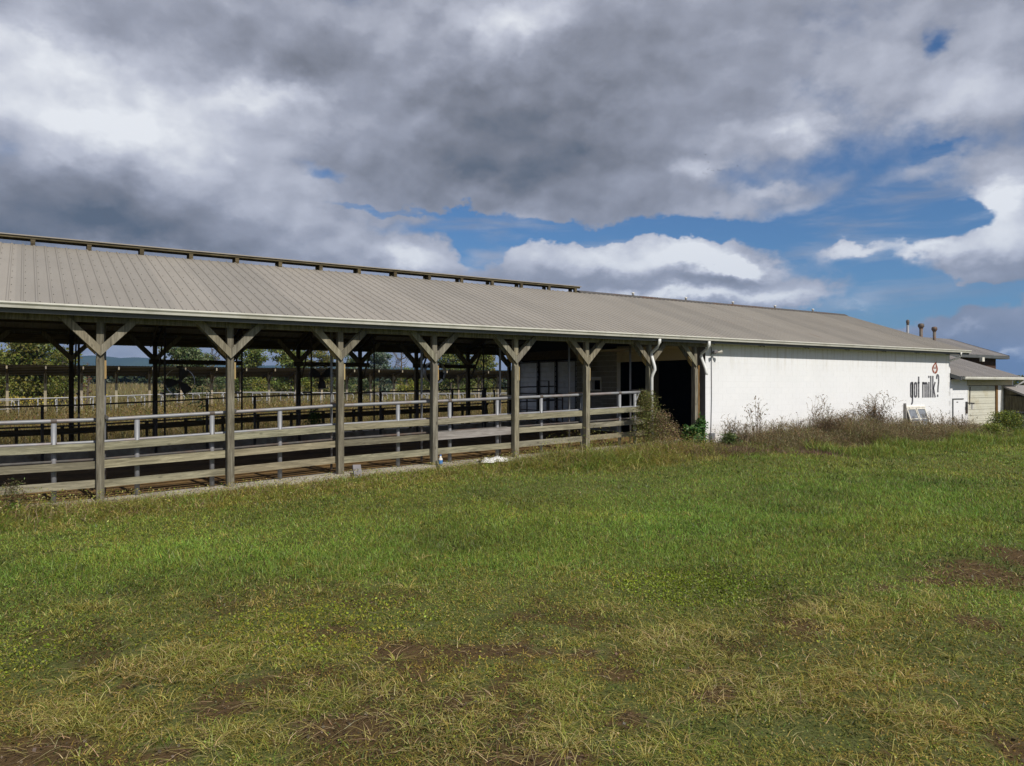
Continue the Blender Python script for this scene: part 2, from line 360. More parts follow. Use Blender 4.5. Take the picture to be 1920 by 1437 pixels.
# ---------------------------------------------------------------- setting: ground sheet
def mk_ground():
    s = NB('ground_soil', .95, .05)
    p = s.co.outputs['Object']
    a = s.noise(p, .35, 6, .6); b = s.noise(p, 3.5, 6, .65); c = s.noise(p, 30, 5, .7); far = s.noise(p, .03, 5, .6)
    thatch = s.ramp(b, [(.30, (.075, .085, .025)), (.5, (.10, .12, .032)), (.7, (.15, .145, .055))])
    thatch = s.mix(.5, thatch, s.ramp(c, [(.3, (.05, .06, .018)), (.7, (.17, .17, .07))]))
    soil = s.ramp(b, [(.3, (.062, .042, .020)), (.7, (.125, .080, .036))]); soil = s.mix(.5, soil, s.ramp(c, [(.3, (.036, .025, .013)), (.7, (.155, .105, .052))]))
    at = s.t.nodes.new('ShaderNodeAttribute'); at.attribute_name = 'bare'
    near = s.mix(s.ramp(s.math('ADD', at.outputs['Fac'], s.math('ADD', s.math('MULTIPLY', s.math('SUBTRACT', b, .5), 1.0), s.math('MULTIPLY', s.math('SUBTRACT', c, .5), .8))), [(.22, (0, 0, 0)), (.60, (1, 1, 1))]), thatch, soil)
    fc = s.ramp(far, [(.3, (.115, .105, .04)), (.5, (.15, .12, .05)), (.7, (.11, .12, .045))])
    sep = s.t.nodes.new('ShaderNodeSeparateXYZ'); s.L(p, sep.inputs[0])
    k = s.t.nodes.new('ShaderNodeMapRange'); s.L(sep.outputs[1], k.inputs[0]); k.inputs[1].default_value = 12; k.inputs[2].default_value = 30
    s.color(s.mix(k.outputs[0], near, fc)); s.bump(c, .8, .03); return s.m
def axis_pts(lo, hi, fine0, fine1, step, grow=1.22):
    a = list(np.arange(fine0, fine1+1e-6, step)); s = step
    while a[-1] < hi: s *= grow; a.append(a[-1]+s)
    s = step
    while a[0] > lo: s *= grow; a.insert(0, a[0]-s)
    return np.array(a)
gx = axis_pts(-7000, 9000, -16, 40, .2); gy = axis_pts(-3000, 9000, -17, 0, .2, 1.2)
GXX, GYY = np.meshgrid(gx, gy); ZZ = gz(GXX, GYY)
def grid_mesh(name, X, Y, Z, mat, smooth=True):
    ny, nx = X.shape; me = bpy.data.meshes.new(name)
    me.vertices.add(nx*ny); me.vertices.foreach_set('co', np.stack([X, Y, Z], -1).astype(np.float32).ravel())
    i = np.arange(nx*ny).reshape(ny, nx); q_ = np.stack([i[:-1, :-1], i[:-1, 1:], i[1:, 1:], i[1:, :-1]], -1).reshape(-1, 4)
    me.loops.add(q_.size); me.loops.foreach_set('vertex_index', q_.ravel().astype(np.int32))
    me.polygons.add(len(q_)); me.polygons.foreach_set('loop_start', np.arange(0, q_.size, 4, dtype=np.int32))
    me.polygons.foreach_set('use_smooth', np.full(len(q_), smooth)); me.materials.append(mat); me.update(calc_edges=True); return me
g = link('ground', grid_mesh('ground', GXX, GYY, ZZ, mk_ground()))
GROUND = g
tag(g, 'uneven farm ground of brown soil running from the grass yard out to the fields', kind='structure')

# hills far off: rounded blue ridge
hm = plain('wooded_hill', (.055, .075, .035), .95, .05, 0, .4, .004)
def hills(name, D0, pts, label, depth=900):
    xs = np.linspace(-3500, 9500, 240); n = 12
    prof = np.interp(xs, [p[0] for p in pts], [p[1] for p in pts])
    prof = prof + 12*(fbm(xs, xs*0, .0022, 5)-.5)*2 + 5*(fbm(xs, xs*0, .01, 9)-.5)*2
    X = np.tile(xs, (n, 1)); tt = np.linspace(0, 1, n)[:, None]
    Y = D0 + depth*tt + 0*X; Z = np.maximum(prof, 2)*np.sin(tt*math.pi)**.8 + 0*X - 2
    Z = Z + 6*(fbm(X, Y, .006, 2)-.5)*np.sin(tt*math.pi)
    tag(link(name, grid_mesh(name, X, Y, Z, hm)), label, kind='structure')
def hx(px, D): return tX(px, D) + CAM[0]
def hh(py, px, D): return (HY-py)*(.8363*D+.5483*tX(px, D))/F
DD = 3400+450
hills('hills', 3400, [(-4000, 60), (hx(-600, DD), 150), (hx(0, DD), hh(657, 0, DD)), (hx(20, DD), hh(662, 20, DD)), (hx(150, DD), hh(666, 150, DD)), (hx(180, DD), hh(664, 180, DD)),
      (hx(225, DD), hh(670, 225, DD)), (hx(270, DD), hh(668, 270, DD)), (hx(330, DD), hh(672, 330, DD)), (hx(500, DD), hh(684, 500, DD)), (hx(740, DD), hh(688, 740, DD)), (hx(900, DD), hh(690, 900, DD)), (9500, 90)],
      'long blue mountain ridge on the horizon beyond the fields')

# barn floor: one slab following the slope, and its pale kerb at the front edge
def mk_floor():
    s = NB('barn_dirt_floor', .95, .08)
    p = s.co.outputs['Object']; a = s.noise(p, 1.1, 6, .65); b = s.noise(s.vec('MULTIPLY', p, (1, 2.5, 1)), 9, 6, .7)
    col = s.ramp(a, [(.35, (.10, .062, .028)), (.6, (.20, .125, .052)), (.8, (.29, .20, .095))])
    col = s.mix(s.math('MULTIPLY', s.ramp(b, [(.55, (0, 0, 0)), (.75, (1, 1, 1))]), .6), col, (.30, .24, .15))
    s.color(col); s.bump(b, .6, .02); return s.m
fxs = np.array([-12, -6, -3, -1.6, 0, 2.3, 4.7, 7.1, 9.5, 12, 14, 17.13]); X, Y = np.meshgrid(fxs, np.array([.30, 3, 6, 9, 11.6]))
tag(link('barn_floor', grid_mesh('barn_floor', X, Y, np.interp(X, FX, FZ)+.0, mk_floor(), False)), 'brown dirt and manure covered floor of the open barn', kind='structure')
k = MB()
for a, b in zip(fxs[:-1], fxs[1:]):
    y0, y1 = -.16, .42; za, zb = zf(a)+.012, zf(b)+.012
    k.add([(a, y0, za-.35), (b, y0, zb-.35), (b, y1, zb-.35), (a, y1, za-.35), (a, y0, za), (b, y0, zb), (b, y1, zb), (a, y1, za)], [(0, 3, 2, 1), (4, 5, 6, 7), (0, 1, 5, 4), (2, 3, 7, 6)] + ([(3, 0, 4, 7)] if a == fxs[0] else []) + ([(1, 2, 6, 5)] if b == fxs[-1] else []))
tag(obj('concrete_kerb', k, CONC), 'pale concrete kerb under the front posts of the barn', kind='structure')
k = MB()
for a, b in zip(fxs[:-1], fxs[1:]):
    za, zb = zf(a), zf(b)
    for (y0, y1, h) in ((8.35, 8.6, .32), (10.7, 11.35, .14)):
        k.add([(a, y0, za-.1), (b, y0, zb-.1), (b, y1, zb-.1), (a, y1, za-.1), (a, y0, za+h), (b, y0, zb+h), (b, y1, zb+h), (a, y1, za+h)], [(4, 5, 6, 7), (0, 1, 5, 4), (2, 3, 7, 6)])
tag(obj('stall_kerb', k, CONC), 'low concrete kerbs at the far side of the barn floor', kind='structure')

# ---------------------------------------------------------------- the barn
S = 2.44; YB = 11.04
def roofz(y): return 3.79 + .34*(y+.40)
RY = 5.52
barn = thing('cattle_barn', 'long open sided cattle barn with taupe metal roof and a white block milking wing', 'barn', (0, 0, 0))
zV = 2.843
def brace_mb(sg, y0, y1, L=.80, hgt=.20):
    b = MB(); L_ = sg*L
    b.prism([(0, 0), (L_, L*1.03), (L_, L*1.03+hgt), (0, hgt)], y0, y1, 'y')
    return b
BR = {}
for sg in (-1, 1):
    for nm, y0, y1 in (('f', -.112, -.068), ('b', .073, .112)): BR[sg, nm] = brace_mb(sg, y0, y1).mesh('brace', W_DARK if False else W_POST)
def make_post(x, back=False):
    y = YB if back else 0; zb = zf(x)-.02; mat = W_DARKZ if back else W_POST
    m = MB(); m.box(-.07, .07, -.092, .07, 0, zV-.05-zb); m.box(-.064, .064, -.060, .064, zV-.05-zb, 3.72-zb)
    p = obj('post', m, mat, barn, (x, y, zb))
    for sg in (-1, 1):
        for nm in ('f', 'b'):
            if x > 16 and sg > 0: continue
            o = link('brace', BR[sg, nm], p, (x, y, zV + (.18 if back else 0)))
    if not back:
        for i in range(1):
            c = MB(); c.box(.071, .105, -.07, .0, 0, .36); obj('cleat', c, W_NEW, p, (x, y, 2.40))
        for sg in (-1,):
            c = MB(); c.prism([(0, 0), (sg*.16, .16), (sg*.16, .34), (0, .18)], .03, .07, 'y'); obj('gusset', c, W_NEW, p, (x-.072, y, zV+.02))
    else:
        c = MB(); c.box(-.02, .02, -.04, .04, 0, 1.35); obj('knee_brace', c, W_DARKZ, p, (x+.09, YB-.08, 2.55), (math.radians(38), 0, 0))
    return p
postx = [i*S for i in range(-3, 7)] + [16.62]
for x in postx: make_post(x)
c = MB(); c.box(.075, .13, -.10, -.04, .25, 2.9); obj('post_trim', c, W_BROWN, barn, (16.62, 0, 0))
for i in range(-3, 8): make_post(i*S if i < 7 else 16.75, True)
# beams, one length per bay
for i, (a, b) in enumerate(zip(postx[:-1], postx[1:])):
    for y0, y1 in ((-.066, -.026), (.03, .07)):
        m = MB(); m.box(0, b-a-.004, y0, y1, 0, .24); obj('header_beam', m, W_POST, barn, (a, 0, 3.50))
m = MB(); m.box(0, .5, -.066, -.026, 0, .24); obj('header_beam', m, W_POST, barn, (16.62, 0, 3.50))
for i in range(-3, 7):
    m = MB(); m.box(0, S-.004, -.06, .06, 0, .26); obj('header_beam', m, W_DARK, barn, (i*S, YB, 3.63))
# rafters and purlins
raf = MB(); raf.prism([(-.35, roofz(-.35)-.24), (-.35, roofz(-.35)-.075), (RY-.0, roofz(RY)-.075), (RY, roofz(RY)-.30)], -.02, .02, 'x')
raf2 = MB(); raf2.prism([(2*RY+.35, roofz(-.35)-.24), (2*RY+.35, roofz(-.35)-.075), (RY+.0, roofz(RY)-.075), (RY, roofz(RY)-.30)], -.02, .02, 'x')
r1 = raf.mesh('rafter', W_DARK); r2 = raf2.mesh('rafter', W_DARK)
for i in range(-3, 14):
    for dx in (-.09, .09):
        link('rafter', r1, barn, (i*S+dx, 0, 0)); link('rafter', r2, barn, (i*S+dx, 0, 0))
for y in np.arange(-.28, RY-.2, .61):
    for yy in (y, 2*RY-y):
        m = MB(); sgn = 1 if yy < RY else -1
        M_ = Matrix.Rotation(math.atan(.34)*sgn, 4, 'X'); m.box(-21.2, 21.2, -.02, .02, -.045, .03, 0, M_)
        obj('purlin', m, W_DARK, barn, (11.6, float(yy), roofz(min(yy, 2*RY-yy))-.04))
# roof sheets: 0.914 m wide, raised ribs every 0.2286 m, screws beside them
def roof_panel(width_ribs=4, y0=-.44, y1=5.36, pitch=.2286, ribh=.020, nscrew=10, slope=.34, z0=None):
    m = MB(); L = (y1-y0); c = math.cos(math.atan(slope)); n = width_ribs
    z_at = lambda y: (y)*slope
    prof = []
    for k_ in range(n):
        x = k_*pitch
        prof += [(x+.0, 0), (x+pitch/2-.026, 0), (x+pitch/2-.012, ribh), (x+pitch/2+.012, ribh), (x+pitch/2+.026, 0)]
    prof.append((n*pitch, 0))
    b = len(m.v); vs_ = []
    for yy in (0, L):
        vs_ += [(x, yy, z_at(yy)+h) for x, h in prof]
    np_ = len(prof); m.add(vs_, [(i, i+1, np_+i+1, np_+i) for i in range(np_-1)], 0)
    for k_ in range(n):                       # dark faces closing the rib ends, painting in the shade of the hollows
        x = k_*pitch+pitch/2; m.add([(x-.026, -.002, -.010), (x+.026, -.002, -.010), (x+.012, -.002, ribh-.002), (x-.012, -.002, ribh-.002)], [(0, 1, 2, 3)], 1)
        for j in range(nscrew):
            yy = .12+j*(L-.2)/(nscrew-1); s_ = .009
            xx = x+.05; zz = z_at(yy)
            m.add([(xx-s_, yy-s_, zz+.001), (xx+s_, yy-s_, zz+.001), (xx+s_, yy+s_, zz+.008), (xx-s_, yy+s_, zz+.008), (xx, yy, zz+.014)], [(0, 1, 4), (1, 2, 4), (2, 3, 4), (3, 0, 4)], 1)
    return m
PW = .2286*4
x0 = -.06+CAM[0]-.1143+1.215-1.215 - PW*10
front_me = roof_panel().mesh('roof_panel', [ROOF, RIB_SHADE_SCREW])
back_me = roof_panel(nscrew=2).mesh('roof_panel', [ROOF, RIB_SHADE_SCREW])
full_me = roof_panel(y1=5.50).mesh('roof_panel', [ROOF, RIB_SHADE_SCREW])
x = x0; XEND = 32.75; npan = 0
while x < XEND-.3:
    me = front_me if x < 16 else full_me
    link('roof_panel', me, barn, (x, -.44, roofz(-.44)))
    o = link('roof_panel', back_me, barn, (x+PW, 2*RY+.44, roofz(-.44)), (0, 0, math.pi))
    x += PW; npan += 1
XEND = x
# ridge cover over the open ridge, on blocks
m = MB()
m.prism([(RY-.24, 5.96), (RY-.24, 5.985), (RY, 6.01), (RY+.24, 5.985), (RY+.24, 5.96)], -10.5, 16.25, 'x'); obj('ridge_cover', m, ROOF, barn, (0, 0, 0))
for sg in (-1, 1):
    m = MB(); m.box(-13.3, 13.3, -.02, .02, -.015, .045); obj('ridge_rail', m, W_DARK, barn, (2.9, RY+sg*.19, 5.914))
bm_ = MB(); bm_.box(-.05, .05, -.05, .05, 0, .225); bme = bm_.mesh('ridge_block', W_DARK)
for i in range(-8, 15):
    for sg in (-1, 1): link('ridge_block', bme, barn, (-1.07+1.22*i, RY+sg*.15, 5.673))
m = MB(); m.prism([(RY-.18, 5.775), (RY, 5.86), (RY+.18, 5.775), (RY+.18, 5.755), (RY, 5.835), (RY-.18, 5.755)], 16.25, XEND, 'x'); obj('ridge_cap', m, PIPE_D, barn)
kn = MB(); kn.tube([(0, 0, 0), (0, 0, .07), (.0, 0, .10), (0, 0, .13)], [.04, .04, .075, .02], 10); knm = kn.mesh('ridge_vent', WHITE_T, True)
for px in (1187, 1286, 1374, 1453, 1524): link('ridge_vent', knm, barn, (WX(px, RY), RY, 5.85))
# gutter, fascia, soffit, gable trims
m = MB(); m.prism([(a_, b_+.022) for a_, b_ in [(-.40, 3.655), (-.475, 3.655), (-.49, 3.70), (-.52, 3.735), (-.52, 3.765), (-.505, 3.765), (-.505, 3.74), (-.475, 3.70), (-.46, 3.67), (-.405, 3.67), (-.405, 3.735), (-.40, 3.735)]], -10.4, XEND, 'x')
obj('gutter', m, GUTTER, barn)
m = MB(); m.box(-10.4, XEND-.05, -.393, -.37, 3.595, 3.752); obj('fascia', m, FASCIA, barn)
m = MB(); m.box(16.9, XEND-.05, -.368, -.0, 3.612, 3.632); obj('soffit', m, CREAM, barn)
m = MB(); m.box(-10.4, XEND-.05, 2*RY+.37, 2*RY+.39, 3.60, 3.752); obj('fascia', m, FASCIA, barn)
WXL, WXR = 17.13, 32.52
m = MB(); m.prism([(-.42, roofz(-.42)-.03), (RY, roofz(RY)-.03), (RY, roofz(RY)-.2), (-.42, roofz(-.42)-.2)], XEND-.08, XEND-.04, 'x'); obj('rake_board', m, FASCIA, barn)
# downspouts
def dspout(pts, name='downspout'):
    m = MB(); m.tube(pts, [.048]*len(pts), 8); return obj(name, m, DOWNS, barn, smooth=True)
xa = 14.65
dspout([(xa, -.45, 3.66), (xa, -.45, 3.56), (xa-.01, -.36, 3.40), (xa-.02, -.13, 3.26), (xa-.02, -.12, 3.2), (xa+.02, -.22, 2.82), (xa+.03, -.22, 2.74), (xa-.01, -.16, 2.58), (xa-.02, -.14, 2.5), (xa-.02, -.14, .62)])
xb = 16.80
dspout([(xb, -.45, 3.66), (xb, -.45, 3.53), (xb-.0, -.34, 3.40), (xb+.02, -.11, 3.28), (xb+.02, -.09, 3.2), (xb+.0, -.30, 2.80), (xb-.0, -.34, 2.66), (xb, -.34, 2.60)])
dspout([(32.55, -.46, 3.68), (32.56, -.44, 3.55), (32.52, -.30, 3.42), (32.50, -.06, 3.34)])
# white block wall: separate blocks for the 300 that show largest, the rest joined
BW, BH = .4064, .2032; ztop = 3.612; zbot = .02
blk = MB(); blk.box(.0012, BW-.0012, 0, .05, .0024, BH-.0024); blkme = blk.mesh('block', BLOCK)
half = MB(); half.box(.0015, BW/2-.0015, 0, .05, .0025, BH-.0025); halfme = half.mesh('block', BLOCK)
wallbody = MB(); wallbody.box(WXL, WXR, .0016, .2, -.2, ztop); wb = obj('wall', wallbody, MORTAR, barn, (0, 0, 0), label='white painted block front wall')
cand = []; r = 0; z = ztop-BH
while z > -.1:
    x = WXL - (BW/2 if r % 2 else 0)
    while x < WXR-.05:
        xs_, w_ = x, BW
        if x < WXL: xs_ = WXL; w_ = BW/2
        if xs_+w_ > WXR: w_ = BW/2
        cand.append((xs_, z, w_)); x += BW
    z -= BH; r += 1
cand = [c_ for c_ in cand if c_[1] > gz(c_[0], 0)-.15]
cand.sort(key=lambda c_: (c_[0]-CAM[0])-2*min(c_[1], .8)+(3 if c_[2] < .3 else 0))
rest = MB(); nb_ = 0
for (bx, bz, w_) in cand:
    if nb_ < 300: link('block', blkme if w_ > .3 else halfme, wb, (bx, random.uniform(-.0006, .0006), bz)); nb_ += 1
    else:
        dy = random.uniform(-.0006, .0006); rest.box(bx+.0012, bx+w_-.0012, dy, .05, bz+.0022, bz+BH-.0022)
obj('block_courses', rest, BLOCK, wb, kind='stuff')
# left end return of the white wall (shaded), then the cross wall with its openings at x = WXL
def vwall(x, y0, y1, z0, z1, mat=None, nm='wall', th=.19, blocks=True):
    m = MB(); m.box(x+.006, x+th, y0, y1, z0, z1)
    w = obj(nm, m, mat or MORTAR, barn)
    if blocks:
        b = MB(); z = z1-BH; r = 0
        while z > z0-.1:
            y = y0-(BW/2 if r % 2 else 0)
            while y < y1-.02:
                a, e = max(y, y0), min(y+BW, y1)
                if e-a > .06: b.box(x, x+.03, a+.004, e-.004, max(z, z0)+.004, z+BH-.004)
                y += BW
            z -= BH; r += 1
        obj('block_courses', b, BLOCK_IN, w, kind='stuff')
    return w
BLOCK_IN = plain('drab_block', (.30, .29, .25), .85, .15, 0, .2, 8, (.14, .11, .07), .8, 1.0)  # darker, browner and more blotched than the front wall blocks
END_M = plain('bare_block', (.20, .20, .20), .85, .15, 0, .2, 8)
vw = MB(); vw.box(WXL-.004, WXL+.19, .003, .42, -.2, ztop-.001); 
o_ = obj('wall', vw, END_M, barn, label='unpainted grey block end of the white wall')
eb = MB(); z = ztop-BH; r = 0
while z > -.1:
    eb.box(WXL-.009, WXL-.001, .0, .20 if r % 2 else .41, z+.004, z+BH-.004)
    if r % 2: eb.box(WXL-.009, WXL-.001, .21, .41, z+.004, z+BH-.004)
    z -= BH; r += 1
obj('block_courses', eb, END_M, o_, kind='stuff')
vwall(WXL, 2.30, 2.46, .3, 3.1, blocks=False, mat=W_DARKZ, nm='door_post')
vwall(WXL, 4.30, 5.2, .3, 3.6); vwall(WXL, 5.2, 5.8, .3, 2.06); vwall(WXL, 5.2, 5.8, 2.5, 3.6); vwall(WXL, 5.8, 6.7, .3, 3.6)
vwall(WXL, 10.85, 11.1, .3, 3.6); vwall(WXL, .42, 4.3, 3.12, 3.7, mat=CREAM, blocks=False, nm='lintel'); vwall(WXL, 6.7, 10.85, 3.34, 3.7, mat=W_DARK, blocks=False, nm='lintel')
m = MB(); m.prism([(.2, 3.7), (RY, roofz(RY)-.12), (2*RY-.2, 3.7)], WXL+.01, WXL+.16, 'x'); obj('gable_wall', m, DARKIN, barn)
m = MB(); m.box(0, .04, -.3, .3, -.2, .2); 
wf = MB()
for (a0, a1, c0, c1) in ((-.33, -.27, -.24, .24), (.27, .33, -.24, .24), (-.27, .27, .18, .24), (-.27, .27, -.24, -.18)): wf.box(-.02, .05, a0, a1, c0, c1)
obj('window_frame', wf, WHITE_T, barn, (WXL, 5.5, 2.28))
# three sheet-metal sliding doors
for (a, b) in ((6.75, 8.0), (8.12, 9.25), (9.4, 10.8)):
    m = MB(); n_ = 13; H_ = 2.72
    prof = []
    for i in range(n_):
        z = i*H_/n_; prof += [(0, z), (0, z+H_/n_*.72), (-.022, z+H_/n_*.80), (-.022, z+H_/n_*.94)]
    prof.append((0, H_))
    vs_ = [(px_, 0, pz_) for px_, pz_ in prof] + [(px_, b-a, pz_) for px_, pz_ in prof]; k_ = len(prof)
    m.add(vs_, [(i, i+1, k_+i+1, k_+i) for i in range(k_-1)])
    dr = obj('sheet_door', m, SHEET, barn, (WXL+.03, a, .56))
    m = MB()
    for zz in (0, 1.32, 2.66): m.box(-.035, -.024, 0, b-a, zz, zz+.05)
    for yy in (0, b-a-.05): m.box(-.036, -.024, yy, yy+.05, .05, 2.66)
    obj('door_frame', m, PIPE_D, dr, (WXL+.03, a, .56))
# closing walls of the milking wing, so its inside stays dark
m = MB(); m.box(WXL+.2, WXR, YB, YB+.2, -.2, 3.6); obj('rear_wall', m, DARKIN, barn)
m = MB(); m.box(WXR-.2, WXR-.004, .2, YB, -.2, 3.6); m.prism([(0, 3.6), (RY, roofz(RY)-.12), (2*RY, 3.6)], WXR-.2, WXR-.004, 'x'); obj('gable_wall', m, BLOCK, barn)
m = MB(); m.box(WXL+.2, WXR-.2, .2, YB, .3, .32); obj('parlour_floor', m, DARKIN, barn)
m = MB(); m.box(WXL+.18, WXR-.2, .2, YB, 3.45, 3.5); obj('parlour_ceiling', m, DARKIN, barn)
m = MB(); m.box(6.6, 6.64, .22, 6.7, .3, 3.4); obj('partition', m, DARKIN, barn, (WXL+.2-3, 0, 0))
m = MB(); m.tube([(0, 0, 0), (0, 0, .06)], [.17, .12], 14); obj('ceiling_lamp', m, WHITE_T, barn, (16.2, 2.6, 3.42))
m = MB(); m.box(-1.0, 0, .3, 4.4, 0, .05); obj('soffit_board', m, CREAM, barn, (WXL, 0, 3.50))
m = MB(); m.box(-.6, .0, -.03, .03, 0, .12); 
# stall poles tied to the posts (rows at y = 1.0 and y = 10.0)
for row, yp in ((0, 1.0), (1, 10.0)):
    for i in range(-3, 7):
        x = .155+i*S; z0_ = zf(x); zt = roofz(yp if yp < RY else 2*RY-yp)-.08
        m = MB(); m.tube([(0, 0, 0), (0, 0, zt-z0_)], .032, 8); p = obj('stall_pole', m, PIPE if row == 0 else PIPE_D, barn, (x, yp, z0_), smooth=True)  # rear row takes the darker pipe colour as painted shade
        ypo = 0 if row == 0 else YB; y_a, y_b = (ypo+.08, yp-.03) if row == 0 else (yp+.03, ypo-.1)
        m = MB(); m.tube([(x-.03, y_a, 0), (x, y_b, 0)], .035, 6)
        obj('pole_arm', m, PIPE_D, p, (0, 0, 1.62+z0_ if row == 0 else 2.0))
# fan boards on the rear posts
for i in (1, 3, 5):
    m = MB(); m.box(-.2, S+.35, -.03, .03, -.08, .08); obj('fan_board', m, W_DARK, barn, (i*S, YB-.10, 3.06))

# ---------------------------------------------------------------- painted slogan and emblem (flat paint on the wall)
def stroke(m, pts, w, y=-.006, th=.004):
    pts = [Vector((p[0], p[1])) for p in pts]
    L_, R_ = [], []
    for i, p in enumerate(pts):
        a = pts[max(i-1, 0)]; b = pts[min(i+1, len(pts)-1)]; t = (b-a).normalized(); nrm = Vector((-t.y, t.x))
        L_.append(p+nrm*w/2); R_.append(p-nrm*w/2)
    for i in range(len(pts)-1): m.prism([tuple(L_[i]), tuple(L_[i+1]), tuple(R_[i+1]), tuple(R_[i])], y-th/2, y+th/2, 'y')
def arc(cx, cz, rx, rz, a0, a1, n=8): return [(cx+rx*math.cos(math.radians(a0+(a1-a0)*i/n)), cz+rz*math.sin(math.radians(a0+(a1-a0)*i/n))) for i in range(n+1)]
def zx(p): return WX(1700+p/10.27)
sl = MB(); bz, xh, asc, dsc = 1.745, 2.405, 2.665, 1.50; w_ = .104
def lx(a): return zx(a)
def bowl(a, b): return [(a, bz+.10)] + [(a, xh-.10)] + arc((a+b)/2, xh-.10, abs(b-a)/2, .10-w_/2, 180, 0)[1:] + [(b, bz+.10)] + arc((a+b)/2, bz+.10, abs(b-a)/2, .10-w_/2, 0, -180)[1:]
e_ = .04
a, b = lx(66)+e_, lx(120)-e_          # g
stroke(sl, bowl(a, b), w_); stroke(sl, [(b, xh), (b, dsc+.14)] + arc((a+b)/2+.0, dsc+.14, (b-a)/2, .13, 0, -115)[1:], w_)
a, b = lx(138)+e_, lx(199)-e_; stroke(sl, bowl(a, b), w_)     # o
c_ = lx(229); stroke(sl, [(c_, xh+.22), (c_, bz)], w_); stroke(sl, [(lx(209), xh-.035), (lx(247), xh-.035)], .07)       # t
a, b, c_ = lx(300)+e_, lx(352), lx(399)-e_             # m
stroke(sl, [(a, bz), (a, xh)], w_); stroke(sl, [(a, xh-.10)] + arc((a+b)/2, xh-.10, (b-a)/2, .10-w_/2, 180, 0)[1:] + [(b, bz)], w_); stroke(sl, [(b, xh-.10)] + arc((c_+b)/2, xh-.10, (c_-b)/2, .10-w_/2, 180, 0)[1:] + [(c_, bz)], w_)
c_ = lx(425); stroke(sl, [(c_, bz), (c_, xh)], w_); stroke(sl, [(c_, asc-.09), (c_, asc)], w_)        # i
c_ = lx(462); stroke(sl, [(c_, bz), (c_, asc)], w_)     # l
a = lx(502); b = lx(546); stroke(sl, [(a, bz), (a, asc)], w_); stroke(sl, [(b, xh), (a+.03, bz+.33)], w_*.9); stroke(sl, [(a+.05, bz+.40), (b+.005, bz)], w_*.95)    # k
a, b = lx(570)+.02, lx(622)-e_; stroke(sl, [(a, asc-.13)] + arc((a+b)/2, asc-.07, (b-a)/2, .10, 170, 0)[1:] + [(b, asc-.25), (lx(598)+.02, xh-.20), (lx(598), bz+.22)], w_); stroke(sl, [(lx(595), bz+.02), (lx(595), bz+.12)], w_)    # ?
obj('slogan_letters', sl, LETTER, barn, label='condensed dark grey lettering reading got milk?')
em = MB(); ecx, ecz = WX(1752.8), 3.0
outer = []; inner = []
tipx, tipz = WX(1755.6), 3.29
for i in range(33):
    a_ = math.radians(90 - 360*i/32)
    s_ = math.sin(a_)
    r_ = .235*(1 - .42*max(0, s_)**1.5)
    ox, oz = ecx+math.cos(a_)*r_, ecz-.02+math.sin(a_)*.225
    ri = r_-.10-.015*math.cos(a_-.3)
    ix, iz = ecx+math.cos(a_)*max(ri, .01), ecz-.01+math.sin(a_)*.145
    if s_ > .5: k_ = (s_-.5)/.5; k_ = k_**1.4; ox = ox*(1-k_)+tipx*k_; oz = oz+(tipz-oz)*k_; ix = ix*(1-k_)+(tipx-.015)*k_; iz = iz+(tipz-.07-iz)*k_
    outer.append((ox, oz)); inner.append((ix, iz))
for i in range(32):
    if i in (17,): continue
    em.prism([outer[i], outer[i+1], inner[i+1], inner[i]], -.009, -.005, 'y')
obj('emblem', em, REDP, barn, label='rust red drop shaped seal painted above the lettering')
def text_mesh(s_, size, sx_=1.0):
    cu = bpy.data.curves.new('t', 'FONT'); cu.body = s_; cu.size = size; cu.align_x = 'CENTER'; cu.extrude = .001; cu.resolution_u = 2
    o = bpy.data.objects.new('t', cu); COL.objects.link(o); dg = bpy.context.evaluated_depsgraph_get()
    me = bpy.data.meshes.new_from_object(o.evaluated_get(dg)); bpy.data.objects.remove(o)
    me.transform(Matrix.Diagonal((sx_, 1, 1, 1))); return me
tme = text_mesh('REAL', .13, .78); tme.materials.clear(); tme.materials.append(REDP)
link('emblem_text', tme, barn, (ecx-.01, -.007, ecz-.035), (math.pi/2, 0, 0))
tm2 = text_mesh('\u00ae', .05); tm2.materials.clear(); tm2.materials.append(REDP); link('emblem_text', tm2, barn, (ecx-.0, -.007, ecz-.11), (math.pi/2, 0, 0))

